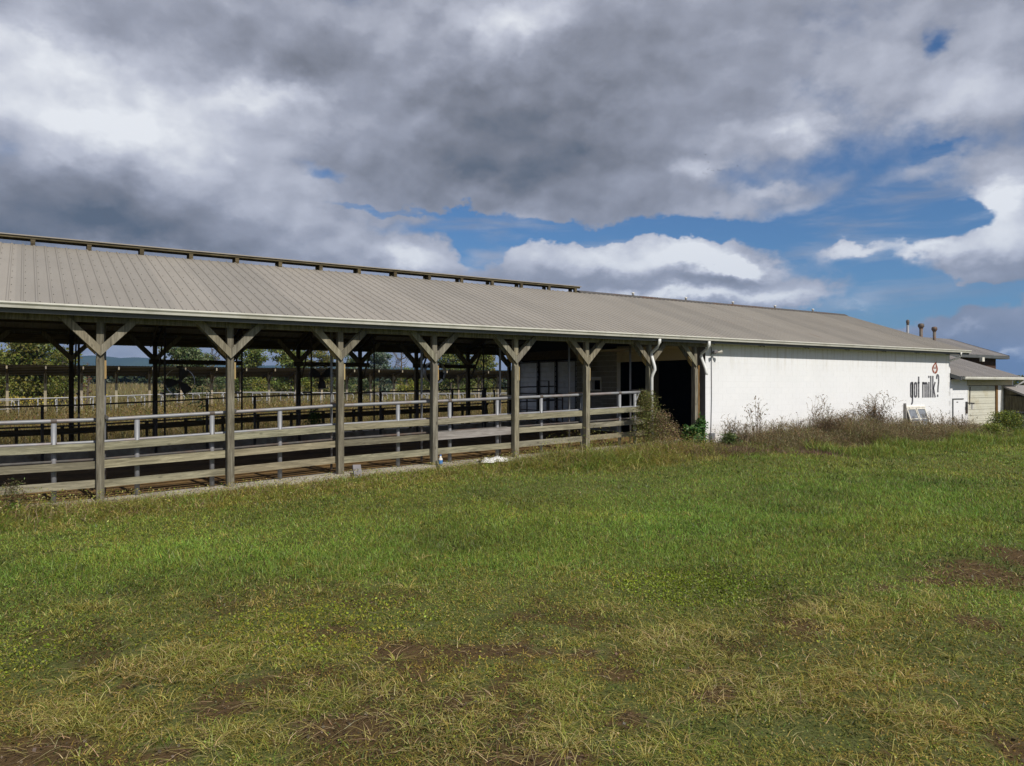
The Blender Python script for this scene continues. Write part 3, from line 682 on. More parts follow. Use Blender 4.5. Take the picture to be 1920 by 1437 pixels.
# ---------------------------------------------------------------- fences inside the barn
fence = thing('plank_fence', 'weathered three board fence running between the front posts of the barn', 'fence', (0, .095, 0))
for i in range(-3, 6):
    a, b = i*S, (i+1)*S; za, zb = zf(a), zf(b)
    for k_, hh_ in enumerate((.33, .706, 1.07)):
        L = math.hypot(b-a, zb-za); t_ = .15 + random.uniform(-.006, .008); ang = -math.atan2(zb-za, b-a)
        m = MB(); m.box(-L/2, L/2, -.02, .02, -t_/2, t_/2)
        odd = (i == 3 and k_ == 1)
        if odd: m = MB(); m.box(-L/2, L/2, -.02, .02, -.10, .10)
        o = obj('board', m, W_GREY if odd else W_BRD, fence, ((a+b)/2, .095, (za+zb)/2+hh_+random.uniform(-.012, .012)), (0, ang+random.uniform(-.004, .004), 0))
        if odd: o['label'] = 'wider grey middle board'
def pipe_fence(name, label, y, xs_, x0, x1, rails, rp, mat):
    f_ = thing(name, label, 'fence', (0, y, 0))
    for x in xs_:
        m = MB(); m.tube([(0, 0, -.03), (0, 0, rails[0][0]-rails[0][1])], rp, 10); obj('pipe_post', m, mat, f_, (x, y, zf(x)), smooth=True)
    for (h, r, mt) in rails:
        pts = [x0]+[x for x in FX if x0 < x < x1]+[x1]
        m = MB(); m.tube([(x, 0, zf(x)+h) for x in pts], r, 8); obj('pipe_rail', m, mt, f_, (0, y, 0), smooth=True)
        for x in xs_[::2]:
            m = MB(); m.tube([(-.05, 0, -.05*.033), (.05, 0, .05*.033)], r+.008, 8); obj('rail_clamp', m, PIPE_D, f_, (x, y, zf(x)+h))
    return f_
pf = pipe_fence('pipe_fence', 'galvanised pipe fence with thick round posts just behind the wooden boards', .25,
    [-.765+1.445*n for n in range(-4, 11)]+[14.3], -8, 14.5, [(1.585, .042, PIPE), (1.145, .033, PIPE), (.80, .03, PIPE_D)], .05, PIPE)
m = MB(); m.tube([(14.48, 0, zf(14.5)+1.57), (14.28, 0, zf(14.3)+1.22)], .025, 8); obj('pipe_brace', m, PIPE, pf, (0, .25, 0))
pipe_fence('pipe_fence', 'dark thin pipe fence deep inside the barn before the rear posts', 7.91, [3.5+1.445*n for n in range(-7, 9)], -8, 16.9,
    [(1.70, .024, PIPE_D), (1.12, .024, PIPE_D)], .042, PIPE_D)  # dark pipe colour paints in the shade this deep under the roof
tr = thing('stall_rail', 'long brown timber rail with small blocks on top near the rear posts', 'rail', (0, 9.5, 0))
for i in range(-3, 6):
    a, b = i*S, (i+1)*S; m = MB(); L = math.hypot(b-a, zf(b)-zf(a)); m.box(-L/2, L/2, -.07, .07, -.09, .09)
    obj('timber', m, W_DARK, tr, ((a+b)/2, 9.5, (zf(a)+zf(b))/2+.88), (0, -math.atan2(zf(b)-zf(a), b-a), 0))
for i in range(-4, 12):
    x = 2.0+1.15*i; m = MB(); m.box(-.05, .05, -.05, .05, 0, .10); obj('block', m, W_DARK, tr, (x, 9.5, zf(x)+.97))
    m = MB(); m.box(-.04, .04, -.04, .04, 0, .79); obj('support', m, W_DARKZ, tr, (x, 9.5, zf(x)))
# dark pipe stanchions in front of the sheet doors
lp = MB(); lp.tube([(0, -.22, 0), (0, -.22, 1.62), (0, .22, 1.62), (0, .22, 0)], .032, 8); lpm = lp.mesh('loop', PIPE_D)
sp = [(15.2, 6.3, 1.0, 'arched pipe frame standing before the middle sheet door'), (13.2, 7.0, .85, 'lower arched pipe frame left of the sheet doors')]
for (x, y, s_, lb) in sp:
    o = thing('stanchion', 'dark '+lb, 'pipe frame', (x, y, zf(x))); p = link('loop', lpm, o, (x, y, zf(x))); p.rotation_euler.z = .9; p.scale = (1, 1, s_*1.2)
o = thing('pipe_gate', 'low dark pipe gate across the barn in front of the sheet doors', 'gate', (15.9, 7.6, zf(15.9)))
for z_ in (.35, .75, 1.2):
    m = MB(); m.tube([(0, -1.6, z_), (0, 1.9, z_+.02)], .024, 6); obj('gate_rail', m, PIPE_D, o, (15.9, 7.6, zf(15.9)))
for y_ in (-1.6, -.6, .8, 1.9):
    m = MB(); m.tube([(0, y_, 0), (0, y_, 1.3)], .028, 6); obj('gate_post', m, PIPE_D, o, (15.9, 7.6, zf(15.9)))

# ---------------------------------------------------------------- fans
def fan(px, py, y, r, label, guard, rz, a0):
    x = WX(px, y); z = WZ(py, x, y); f_ = thing('barn_fan', label, 'fan', (x, y, z), 'round fans hanging from the rear beam'); f_.rotation_euler.z = rz
    m = MB(); n = 36
    for i in range(n):
        a, b = 2*math.pi*i/n, 2*math.pi*(i+1)/n
        q_ = []
        for (rr, yy) in ((r, -.14), (r, .14), (r-.012, .14), (r-.012, -.14)): q_ += [(rr*math.cos(a), yy, rr*math.sin(a)), (rr*math.cos(b), yy, rr*math.sin(b))]
        m.add(q_, [(0, 1, 3, 2), (4, 5, 7, 6), (2, 3, 5, 4), (6, 7, 1, 0)])
    obj('drum', m, FANM, f_, (x, y, z), smooth=False)
    m = MB(); m.tube([(0, -.10, 0), (0, .08, 0)], .075, 14); obj('hub', m, BLADE, f_, (x, y, z))
    for k_ in range(3):
        m = MB(); R_ = r-.03; n_ = 6; vs_ = []
        for i in range(n_+1):
            t = i/n_; rr = .06+(R_-.06)*t; w_ = .06+.10*math.sin(min(1, t*1.25)*math.pi/2); tw = .55-.25*t
            vs_ += [(rr, -math.sin(tw)*w_, -math.cos(tw)*w_), (rr, math.sin(tw)*w_, math.cos(tw)*w_)]
        m.add(vs_, [(2*i, 2*i+2, 2*i+3, 2*i+1) for i in range(n_)])
        m.add([(a_, b_+.006, c_) for a_, b_, c_ in vs_], [(2*i, 2*i+1, 2*i+3, 2*i+2) for i in range(n_)])
        obj('blade', m, BLADE, f_, (x, y, z), (0, math.radians(a0+120*k_), 0))
    m = MB()
    rings = [r*.3, r*.45, r*.6, r*.75, r*.9, r*.99] if guard else [r*.99]
    for rr in rings: m.tube([(rr*math.cos(2*math.pi*i/30), -.15, rr*math.sin(2*math.pi*i/30)) for i in range(31)], .0035 if guard else .005, 4, cap=False)
    ns = 24 if guard else 2
    for i in range(ns): a = 2*math.pi*i/ns+math.pi/2; m.tube([(.0, -.15, 0), (r*math.cos(a), -.15, r*math.sin(a))], .003 if guard else .012, 4, cap=False)
    obj('guard', m, PIPE_D, f_, (x, y, z))
    m = MB(); m.box(-.10, .10, -.05, .05, r+.0, r+.07); m.tube([(0, 0, r+.07), (0, 0, r+.16)], .012, 6); obj('hanger', m, PIPE_D, f_, (x, y, z))
fan(337, 716, 10.75, .47, 'open round barn fan with three dark blades, leftmost of three under the rear beam', False, -.25, 52)
fan(603, 707, 10.75, .47, 'round barn fan with a dense wire guard hanging behind the third front post', True, -.30, 88)
fan(815, 699, 10.75, .46, 'round barn fan with a bright metal drum hanging behind the fourth front post', False, -.05, 20)

# ---------------------------------------------------------------- small things on the wall
cx_ = WX(1333); cd = thing('electrical_conduit', 'thin grey conduit running down the white wall into a meter box', 'conduit', (cx_, -.02, .3))
m = MB(); m.tube([(0, 0, 3.15), (.01, 0, 1.5), (-.03, 0, .12)], .014, 6); obj('conduit_pipe', m, PIPE, cd, (cx_, -.02, .35))
m = MB(); m.box(-.09, .09, -.10, .01, -.05, .22); m.box(-.07, .07, -.115, -.10, -.02, .19); obj('meter_box', m, PIPE, cd, (cx_-.02, -.02, .50))
m = MB(); m.tube([(0, 0, -.05), (0, 0, -.32)], .025, 6); obj('conduit_foot', m, PIPE, cd, (cx_-.02, -.04, .48))
fl = thing('flood_light', 'twin headed outdoor flood light high at the left corner of the white wall', 'flood light', (WX(1336), -.1, 3.33))
m = MB(); m.tube([(0, .08, 0), (0, -.02, 0)], .05, 8); obj('mount', m, PIPE, fl, (WX(1336), -.1, 3.33))
for a in (-.9, .9):
    m = MB(); m.tube([(0, 0, 0), (.05*a, -.08, .0), (.16*a, -.16, .02)], [.012, .03, .055], 8); obj('lamp_head', m, WHITE_T if a > 0 else PIPE, fl, (WX(1336), -.12, 3.33))
# leaning window
wx0 = WX(1694.5); wz = .28
win = thing('old_window', 'old white double sash window leaning against the white wall below the lettering', 'window', (wx0, -.2, wz))
W2, H2 = 1.42, .98; tilt = math.radians(-20)
GLASS = plain('curtained_glass', (.22, .24, .27), .12, .6, 0, .35, 9)
def wpart(nm, x0_, x1_, z0_, z1_, y0_, y1_, mat, par=win):
    m = MB(); m.box(x0_, x1_, y0_, y1_, z0_, z1_); return obj(nm, m, mat, par, (wx0+.12, -.37, wz+.12), (tilt, 0, 0))
for (a, b) in ((0, .69), (.73, 1.42)):
    fr = thing_ = None
    m = MB()
    m.box(a, a+.06, -.02, .02, 0, H2); m.box(b-.06, b, -.02, .02, 0, H2); m.box(a+.06, b-.06, -.02, .02, 0, .09); m.box(a+.06, b-.06, -.02, .02, H2-.06, H2); m.box(a+.06, b-.06, -.014, .014, .50, .53)
    sash = obj('sash', m, WHITE_T, win, (wx0+.12, -.37, wz+.12), (tilt, 0, 0))
    for z0_, z1_ in ((.09, .50), (.53, H2-.06)):
        m = MB(); m.box(a+.06, b-.06, .0, .006, z0_, z1_); o = obj('pane', m, GLASS, sash); o.location = (0, 0, 0)
wpart('head_rail', -.03, 1.45, H2, H2+.07, -.04, .04, WHITE_T); wpart('sill', -.03, 1.45, -.06, 0, -.04, .05, WHITE_T)
m = MB(); m.box(0, .05, -.02, .10, 0, 1.25); obj('side_board', m, W_GREY, win, (wx0-.03, -.14, wz+.0), (math.radians(-3), 0, 0))

# ---------------------------------------------------------------- garage annex beyond the white wing
ax0, ax1 = WXR+.02, tX(1918, 16.22)+CAM[0]
wx1 = WX(1900)
an = thing('garage_annex', 'low white annex with a pale sectional garage door and taupe roof, right of the barn', 'building', (ax0, 0, .1))
g0, g1 = WX(1815.5), WX(1867.5); gtop = 2.24; atop = 2.50
m = MB(); m.box(ax0, g0-.06, .0, .18, -.2, atop); m.box(g1+.16, wx1, .0, .18, -.2, atop); m.box(g0-.06, g1+.16, .0, .18, gtop+.03, atop); obj('wall', m, MORTAR, an, (0, 0, 0))
b = MB(); z = atop-BH; r = 0
while z > -.1:
    x = ax0-(BW/2 if r % 2 else 0)
    while x < g0-.1:
        a_, e2 = max(x, ax0), min(x+BW, g0-.07)
        if e2-a_ > .05 : b.box(a_+.004, e2-.004, -.006, .02, z+.004, z+BH-.004)
        x += BW
    z -= BH; r += 1
obj('block_courses', b, BLOCK, an, kind='stuff')
m = MB(); m.box(g0-.12, wx1-.25, -.05, -.001, gtop+.02, gtop+.26); obj('header_board', m, CREAM, an)
gd = obj('garage_door', MB().box(g0, g1, .06, .10, .05, gtop), WHITE_T, an, (0, 0, 0))
nsec = 8
PANELM = plain('garage_panel', (.62, .61, .52), .6, .3, 0, .06, 2, (.42, .36, .22), .6, 1.6)
for i in range(nsec):
    h_ = (gtop-.12)/nsec; m = MB(); z0_ = .10+i*h_; m.box(g0+.02, g1-.02, .035, .062, z0_+.012, z0_+h_-.004); m.box(g0+.02, g1-.02, .028, .036, z0_+h_*.45, z0_+h_*.5); obj('panel', m, PANELM, gd, (0, 0, 0))
m = MB(); m.box(g0-.06, g0, -.012, .10, -.1, gtop+.018); obj('jamb', m, WHITE_T, an); m = MB(); m.box(g1, g1+.16, -.02, .10, -.1, gtop+.018); obj('jamb', m, W_BROWN, an)
m = MB(); m.tube([(g0+.18, .0, gtop-.04), (g0+.17, .02, gtop-.85)], .018, 6); obj('door_pull', m, PIPE_D, an)
m = MB(); m.box(g0-.35, g1+.6, -.35, .05, .0, .08); obj('door_slab', m, CONC, an)
d0, d1 = WX(1786), WX(1804.5)
m = MB(); m.box(d0, d1, -.028, -.008, .12, 1.62); dr = obj('door', m, BLOCK, an, label='narrow white service door')
m = MB(); m.box(d0-.05, d0-.0, -.045, -.007, .1, 1.68); m.box(d0, d1+.04, -.04, -.007, 1.63, 1.68); obj('door_frame', m, FASCIA, dr)
m = MB(); m.box(d1-.12, d1-.08, -.05, -.028, .66, .98); m.tube([(d1-.1, -.03, .62), (d1-.1, -.09, .62)], .03, 8); obj('handle', m, PIPE_D, dr)
m = MB(); m.box(d0+.28, d0+.42, -.035, -.028, 1.50, 1.54); obj('door_plate', m, PIPE_D, dr)
lx_ = WX(1811.5); wl = thing('wall_lamp', 'small dark bracket lantern on the wall between the service door and the garage door', 'lamp', (lx_, -.06, 1.2))
m = MB(); m.box(-.05, .02, -.02, .05, -.25, .28); obj('bracket', m, PIPE_D, wl, (lx_-.03, -.06, 1.25)); m = MB(); m.tube([(0, -.02, .22), (.0, -.2, .22)], .03, 6); m.tube([(0, -.2, .24), (0, -.2, .20)], .10, 10); obj('hood', m, PIPE_D, wl, (lx_, -.06, 1.25))
m = MB(); m.tube([(0, -.2, .19), (0, -.2, -.05)], [.07, .05], 10); obj('lamp_glass', m, WHITE_T, wl, (lx_, -.06, 1.25))
def arz(y): return 2.66 + .34*(y+.38)
n_ = int((ax1-ax0-.0)/.4572)
pan = roof_panel(width_ribs=2, y1=RY-.38+.35, nscrew=3)
pan = roof_panel(width_ribs=2, y0=-.40, y1=RY, nscrew=3).mesh('roof_panel', [ROOF2, RIB_SHADE_SCREW]); PW2 = .4572
xs_ = ax0+.03; k_ = 0
while xs_ < ax1-.3:
    link('roof_panel', pan, an, (xs_, -.40, arz(-.40))); link('roof_panel', pan, an, (xs_+PW2, 2*RY+.40, arz(-.40)), (0, 0, math.pi)); xs_ += PW2
ax1 = xs_
m = MB(); m.prism([(-.40, 2.52), (-.50, 2.52), (-.52, 2.58), (-.52, 2.64), (-.40, 2.64)], ax0+.25, ax1+.02, 'x'); obj('gutter', m, GUTTER, an)
m = MB(); m.box(ax0+.02, ax1, -.398, -.37, 2.50, 2.64); obj('fascia', m, FASCIA, an)
for xx in (ax0+.005, ax1):
    m = MB(); m.prism([(-.46, arz(-.46)+.0), (RY, arz(RY)+.0), (RY, arz(RY)-.17), (-.46, arz(-.46)-.17)], xx, xx+.03, 'x'); obj('rake_board', m, FASCIA, an)
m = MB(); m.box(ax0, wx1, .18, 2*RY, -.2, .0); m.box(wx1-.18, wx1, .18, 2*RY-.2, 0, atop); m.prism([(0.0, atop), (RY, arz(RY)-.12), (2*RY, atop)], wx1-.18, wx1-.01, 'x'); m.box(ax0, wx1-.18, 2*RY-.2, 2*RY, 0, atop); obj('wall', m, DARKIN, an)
m = MB(); m.box(ax0+.05, wx1-.02, -.368, -.002, 2.49, 2.505); obj('soffit', m, CREAM, an)
m = MB(); m.tube([(ax1-.06, -.45, 2.53), (ax1-.06, -.44, 2.42), (ax1-.2, -.18, 2.25), (ax1-.2, -.14, 1.9)], .045, 8); obj('downspout', m, DOWNS, an)
m = MB(); m.box(WX(1877), WX(1879.5), -.05, -.002, .0, gtop); obj('trim_board', m, WHITE_T, an)
# three flues
for px, tx_, ptop, rr, lb, cap in ((1702, 36.6, 600, .075, 'slim grey metal flue, leftmost of the three on the roof', .09), (1727, 37.8, 607, .10, 'thick rusty metal flue with a wide cap, middle of the three on the roof', .17), (1752, 39.1, 613, .09, 'grey metal flue with a rusty collar cap, rightmost of the three on the roof', .16)):
    y = 3.41; x = WX(px, y); zt = WZ(ptop, x, y); zb = arz(y)
    f_ = thing('roof_flue', lb, 'flue', (x, y, zb), 'metal flues standing on the annex roof')
    m = MB(); rr *= .8; cap *= .85; m.tube([(0, 0, -.05), (0, 0, zt-zb-.22)], rr, 12); obj('pipe', m, RUST if cap > .1 else PIPE, f_, (x, y, zb), smooth=True)
    m = MB(); m.tube([(0, 0, zt-zb-.26), (0, 0, zt-zb-.20), (0, 0, zt-zb-.15), (0, 0, zt-zb-.05), (0, 0, zt-zb)], [rr, cap*.8, cap, cap, cap*.6], 12); obj('flue_cap', m, RUST, f_, (x, y, zb), smooth=True)
    m = MB(); m.tube([(0, 0, -.02), (0, 0, .12)], [rr+.10, rr+.02], 12); obj('flashing', m, PIPE_D, f_, (x, y, zb))
# tall building behind
fb = thing('brick_barn', 'taller dark brick farm building with a grey metal roof behind the annex', 'building', (52, 12, 0))
D1, D2, T1 = 26.0, 30.25, 61.5
ye, yr = D1-16.59, D2-16.59; xe = T1+CAM[0]; ze, zr = 2.155+2.28, 3.65+2.28
sl_ = (zr-ze)/(yr-ye)
fp = roof_panel(width_ribs=4, y0=0, y1=(yr-ye), nscrew=2, slope=sl_).mesh('roof_panel', [ROOF2, RIB_SHADE_SCREW])
x = xe-PW*20
while x < xe-.01: link('roof_panel', fp, fb, (x, ye, ze)); link('roof_panel', fp, fb, (x+PW, 2*yr-ye, ze), (0, 0, math.pi)); x += PW
m = MB(); m.prism([(ye+.5, 0), (ye+.5, ze-.02), (yr, zr-.15), (2*yr-ye-.5, ze-.02), (2*yr-ye-.5, 0)], xe-18, xe-.9, 'x'); obj('wall', m, BRICK, fb)
m = MB(); m.box(xe-18, xe+.0, ye-.03, ye-.005, ze-.22, ze-.01); obj('fascia', m, FASCIA, fb)
m = MB(); m.prism([(ye-.03, ze+.03), (yr, zr+.03), (yr, zr-.2), (ye-.03, ze-.24)], xe+.005, xe+.05, 'x'); obj('rake_board', m, FASCIA, fb)
m = MB(); m.box(xe-18, xe-.1, ye-.0, ye+.5, ze-.24, ze-.22); obj('soffit', m, W_DARK, fb)
lf = tag(obj('flood_light', MB().box(-.16, .16, -.1, .1, -.2, .1), WHITE_T, None, (WX(1838.5, ye-.0), ye-.1, WZ(673, WX(1838.5, ye), ye))), 'small white flood light under the eave of the dark brick building', 'flood light')
# lean-to shed at the right edge
sx0 = WX(1880.5); sd = thing('lean_to_shed', 'small lean-to shed of white vertical boards at the right edge', 'shed', (sx0, -.5, .1))
SB = plain('white_board', (.46, .45, .42), .75, .2, 0, .12, 3, (.30, .27, .20), .6, 2.5)
x = sx0; k_ = 0
while x < sx0+4.2:
    m = MB(); m.box(.004, .246, 0, .03, -.1, 1.60+random.uniform(-.004, .004)); obj('board', m, SB, sd, (x, -.98, .1)); x += .25
m = MB(); m.box(-.02, .02, 0, .95, -.1, 1.72); m.prism([(0, 1.62), (.95, 1.72), (.95, 2.06)], -.02, .02, 'x'); obj('side_wall', m, W_DARKZ, sd, (sx0-.03, -.96, .1))  # dark wood colour paints the shade onto this side of the white shed
m = MB(); m.prism([(-.0, 2.19), (-.0, 2.26), (-1.32, 1.70), (-1.32, 1.60)], -.18, 4.4, 'x'); obj('roof', m, ROOF2, sd, (sx0, -.0, 0))
# round trough with dark rim beside the shed
tx0, ty0 = WX(1921, -1.9), -1.9; tg = thing('round_feeder', 'round grey metal stock feeder with a dark rim beside the shed', 'feeder', (tx0, ty0, .05))
m = MB(); m.tube([(0, 0, 0), (0, 0, .95)], .62, 28, cap=False); obj('drum', m, plain('feeder_metal', (.17, .17, .17), .6, .3, .3, .3, 3), tg, (tx0, ty0, .1), smooth=True)
m = MB(); m.tube([(.64*math.cos(a*math.pi/14), .64*math.sin(a*math.pi/14), .97) for a in range(29)], .035, 6, cap=False); obj('rim', m, BLACK, tg, (tx0, ty0, .1), smooth=True)

# ---------------------------------------------------------------- feed shelter and stall loops out in the field
sh = thing('feed_shelter', 'long single slope feed shelter on wooden posts standing in the field behind the barn', 'shelter', (0, 51.4, 0))
PALE = wood('pale_post_wood', (.20, .17, .13), (.34, .30, .23), (.46, .42, .33), 2)
pmesh = MB().box(-.09, .09, -.09, .09, -.4, 3.25).mesh('post', PALE)
zn, zfar = 3.72, 3.04
rm = MB(); rm.prism([(49.35, zn-.05), (49.35, zn-.27), (53.6, zfar-.22), (53.6, zfar-.02)], -.05, .05, 'x'); rme = rm.mesh('rafter', W_DARK)
vb = MB()
vb.prism([(51.35, 2.35), (51.35, 2.55), (50.35, 3.50), (50.35, 3.30)], -.04, .04, 'x'); vb.prism([(51.45, 2.35), (51.45, 2.55), (52.35, 3.20), (52.35, 3.0)], -.04, .04, 'x'); vbm = vb.mesh('brace', W_DARK)
em_ = MB().box(-.05, .05, -.02, .0, -.24, -.02).mesh('rafter_end', PALE)
NSH = 27
for n in range(NSH):
    x = -2.4+2.44*n; p = link('post', pmesh, sh, (x, 51.4, float(gz(x, 51.4)))); link('rafter', rme, sh, (x, 0, 0)); link('brace', vbm, sh, (x, 0, 0)); link('rafter_end', em_, sh, (x, 49.345, zn))
for k_ in range(7):
    t_ = k_/6; m = MB(); m.box(-2.9, -2.4+2.44*(NSH-1)+.5, -.03, .03, -.05, .03); obj('purlin', m, W_DARK, sh, (0, 49.45+4.05*t_, zn+(zfar-zn)*t_+.02))
sps = roof_panel(width_ribs=8, y0=0, y1=4.3, nscrew=2, slope=(zfar-zn)/4.25, ribh=.02).mesh('roof_panel', [ROOF2, RIB_SHADE_SCREW])
for n in range(36): link('roof_panel', sps, sh, (-2.9+.2286*8*n, 49.3, zn+.06))
LOOPM = plain('white_loop_pipe', (.42, .43, .45), .5, .4, 0, .1, 3, (.35, .28, .22), .4, 2)
lm = MB(); lm.tube([(0, 0, -.3), (0, 0, 1.20)], .045, 6); lm.tube([(0, .0, 1.05), (0, -1.35, 1.08), (0, -1.6, .95), (0, -1.62, .70), (0, -1.35, .48), (0, 0, .42)], .032, 6)
lmm = lm.mesh('stall_divider', LOOPM)
for n in range(52):
    x = -9.0+1.22*n; y = 50.2 if n % 1 == 0 else 0
    o = link('stall_divider', lmm, None, (x, y, float(gz(x, y))+.12)); o.rotation_euler = (0, 0, random.uniform(-.3, .3) + (.7 if n < 6 else 0))
    tag(o, ('white pipe gate like stall divider standing out beyond the left end of the feed shelter' if n < 6 else 'white bent pipe stall divider in the long row under the feed shelter'), 'stall divider', ('white dividers left of the feed shelter' if n < 6 else 'white pipe stall dividers under the feed shelter'))
o = tag(obj('pipe_rail', MB().tube([(x, 50.15, float(gz(x, 50.15))+1.30) for x in range(-10, 55, 4)], .035, 6), LOOPM), 'long white top rail linking the stall dividers in the field', 'rail')
o = tag(obj('pipe_rail', MB().tube([(x, 52.9, float(gz(x, 52.9))+1.22) for x in range(-10, 55, 4)], .03, 6), LOOPM), 'second white rail behind the row of stall dividers', 'rail')
# ---------------------------------------------------------------- litter by the kerb
def gp(px, py): 
    x, y = gpt(px, py, .1)
    return x, y
x, y = WX(671, -.35), -.35
tag(obj('concrete_slab', MB().box(-.10, .10, -.02, .02, -.05, .26), plain('slab_grey', (.22, .21, .22), .9, .1, 0, .2, 9), None, (x, y, float(gz(x, y))+.07), (math.radians(-22), .05, .1)), 'small grey slab leaning against the kerb right of the third post', 'slab')
x, y = WX(825, -.25), -.28; bo = thing('plastic_bottle', 'white plastic bottle with a blue label against the fourth front post', 'bottle', (x, y, zf(x)))
m = MB(); m.tube([(0, 0, 0), (0, 0, .16), (0, 0, .20), (0, 0, .235)], [.05, .05, .022, .02], 12); obj('bottle_body', m, WHITE_T, bo, (x, y, zf(x)+.02), smooth=True)
m = MB(); m.tube([(0, 0, .04), (0, 0, .13)], .052, 12, cap=False); obj('bottle_label', m, plain('blue_label', (.08, .22, .50), .5), bo, (x, y, zf(x)+.02))
m = MB(); m.tube([(0, 0, .235), (0, 0, .26)], .024, 10); obj('bottle_cap', m, plain('cap_blue', (.05, .20, .55), .5), bo, (x, y, zf(x)+.02))
x, y = WX(927, -.45), -.45
m = MB(); m.tube([(-.45, 0, 0), (-.42, 0, .11), (.38, .05, .13), (.44, .05, 0)], [.10, .16, .17, .11], 10)
tb = thing('feed_sack', 'flattened white and black plastic sack lying in the grass by the fifth post', 'sack', (x, y, float(gz(x, y)))); 
m = MB(); nx_, ny_ = 14, 7; vs_ = []
for j in range(ny_):
    for i in range(nx_):
        u, v = i/(nx_-1)*2-1, j/(ny_-1)*2-1; vs_.append((u*.44, v*.24, .11*(1-abs(u)**4)*(1-abs(v)**3)+.03*math.sin(7*u+4*v)*math.cos(5*v)))
m.add(vs_, [(j*nx_+i, j*nx_+i+1, (j+1)*nx_+i+1, (j+1)*nx_+i) for j in range(ny_-1) for i in range(nx_-1)])
SK = NB('sack_plastic', .45, .4); sn = SK.noise(SK.vec('MULTIPLY', SK.co.outputs['Object'], (1, 1.5, 3)), 9, 5, .7); spz = SK.t.nodes.new('ShaderNodeSeparateXYZ'); SK.L(SK.co.outputs['Object'], spz.inputs[0])
SK.color(SK.ramp(SK.math('ADD', SK.math('MULTIPLY', sn, .5), SK.math('MULTIPLY', spz.outputs[1], 1.1)), [(.20, (.70, .70, .69)), (.27, (.03, .03, .035))])); SK.bump(sn, .5, .02)
obj('sack_skin', m, SK.m, tb, (x, y, float(gz(x, y))+.10), (0, 0, .06), smooth=True)
x, y = WX(1295, -.9), -.75
m = MB(); m.prism([(-.75, -.1), (.75, -.1), (.72, .12), (.2, .19), (-.5, .15), (-.74, .06)], -.3, .45, 'y'); tag(obj('threshold_slab', m, CONC, None, (x, y, .27)), 'worn pale concrete threshold slab in front of the dark doorway', 'slab')
m = MB(); m.box(-.07, .07, -.05, .05, -.2, .45); tag(obj('cut_post', m, W_NEW, None, (WX(1318, -.35), -.3, .28)), 'short yellow wood stub at the foot of the white wall corner', 'post')

# ---------------------------------------------------------------- birds
bmesh_ = MB(); bmesh_.add([(-.35, .05, .10), (-.05, .12, 0), (-.05, -.08, 0), (.05, .12, 0), (.05, -.08, 0), (.35, .05, .10), (0, .3, .02), (0, -.28, .01), (0, 0, .06), (0, 0, -.06)],
    [(0, 2, 1), (3, 4, 5), (6, 1, 8), (6, 8, 3), (1, 2, 8), (3, 8, 4), (2, 7, 8), (7, 4, 8), (6, 9, 1), (6, 3, 9), (1, 9, 2), (3, 4, 9), (2, 9, 7), (7, 9, 4)])
bme = bmesh_.mesh('bird', BLACK)
bp = [(1321.5, 290), (1323.5, 290.5), (1325.5, 304), (1328.5, 305), (1327.7, 315.5), (1330.5, 315.5), (1326, 317.8), (1329, 318.3), (1334, 320), (1337.5, 320.2), (1345.2, 318.8), (1348, 319.5), (1350.8, 320.3), (1318.5, 325), (1322, 325.3), (1325.2, 326.5), (1383, 311.5), (1866, 355), (1869, 352), (1863, 358), (1855, 362), (1884, 418)]
for i, (px, py) in enumerate(bp):
    Dd = 210 if i < 17 else 190
    t_ = tX(px, Dd); z = CAM[2]+(HY-py)*(.8363*Dd+.5483*t_)/F
    o = link('bird', bme, None, (t_+CAM[0], Dd-16.59, z), (random.uniform(-.4, .4), random.uniform(-.5, .5), random.uniform(0, 6)))
    o.scale = (1.0,)*3
    if i < 17: tag(o, 'tiny dark bird in the loose flock under the grey cloud', 'bird', 'birds flying in a loose flock')
    elif i < 21: tag(o, 'tiny dark bird of the few beside the white cloud at the right edge', 'bird', 'birds near the right edge of the sky')
    else: tag(o, 'single dark bird below the others before the right edge cloud', 'bird')

# ================================================================ vegetation
def leaf_mat(name, rough=.75, trans=.35):
    m = bpy.data.materials.new(name); m.use_nodes = True; t = m.node_tree; t.nodes.clear()
    o = t.nodes.new('ShaderNodeOutputMaterial'); a = t.nodes.new('ShaderNodeAttribute'); a.attribute_name = 'tint'
    d_ = t.nodes.new('ShaderNodeBsdfDiffuse'); tr_ = t.nodes.new('ShaderNodeBsdfTranslucent'); mx = t.nodes.new('ShaderNodeMixShader'); mx.inputs[0].default_value = trans
    gl = t.nodes.new('ShaderNodeBsdfGlossy'); gl.inputs['Roughness'].default_value = .5; m2 = t.nodes.new('ShaderNodeMixShader'); m2.inputs[0].default_value = .03
    t.links.new(a.outputs['Color'], d_.inputs[0]); t.links.new(a.outputs['Color'], tr_.inputs[0])
    t.links.new(d_.outputs[0], mx.inputs[1]); t.links.new(tr_.outputs[0], mx.inputs[2]); t.links.new(mx.outputs[0], m2.inputs[1]); t.links.new(gl.outputs[0], m2.inputs[2]); t.links.new(m2.outputs[0], o.inputs[0])
    return m
GRASSM = leaf_mat('grass_blade'); LEAFM = leaf_mat('leaf')
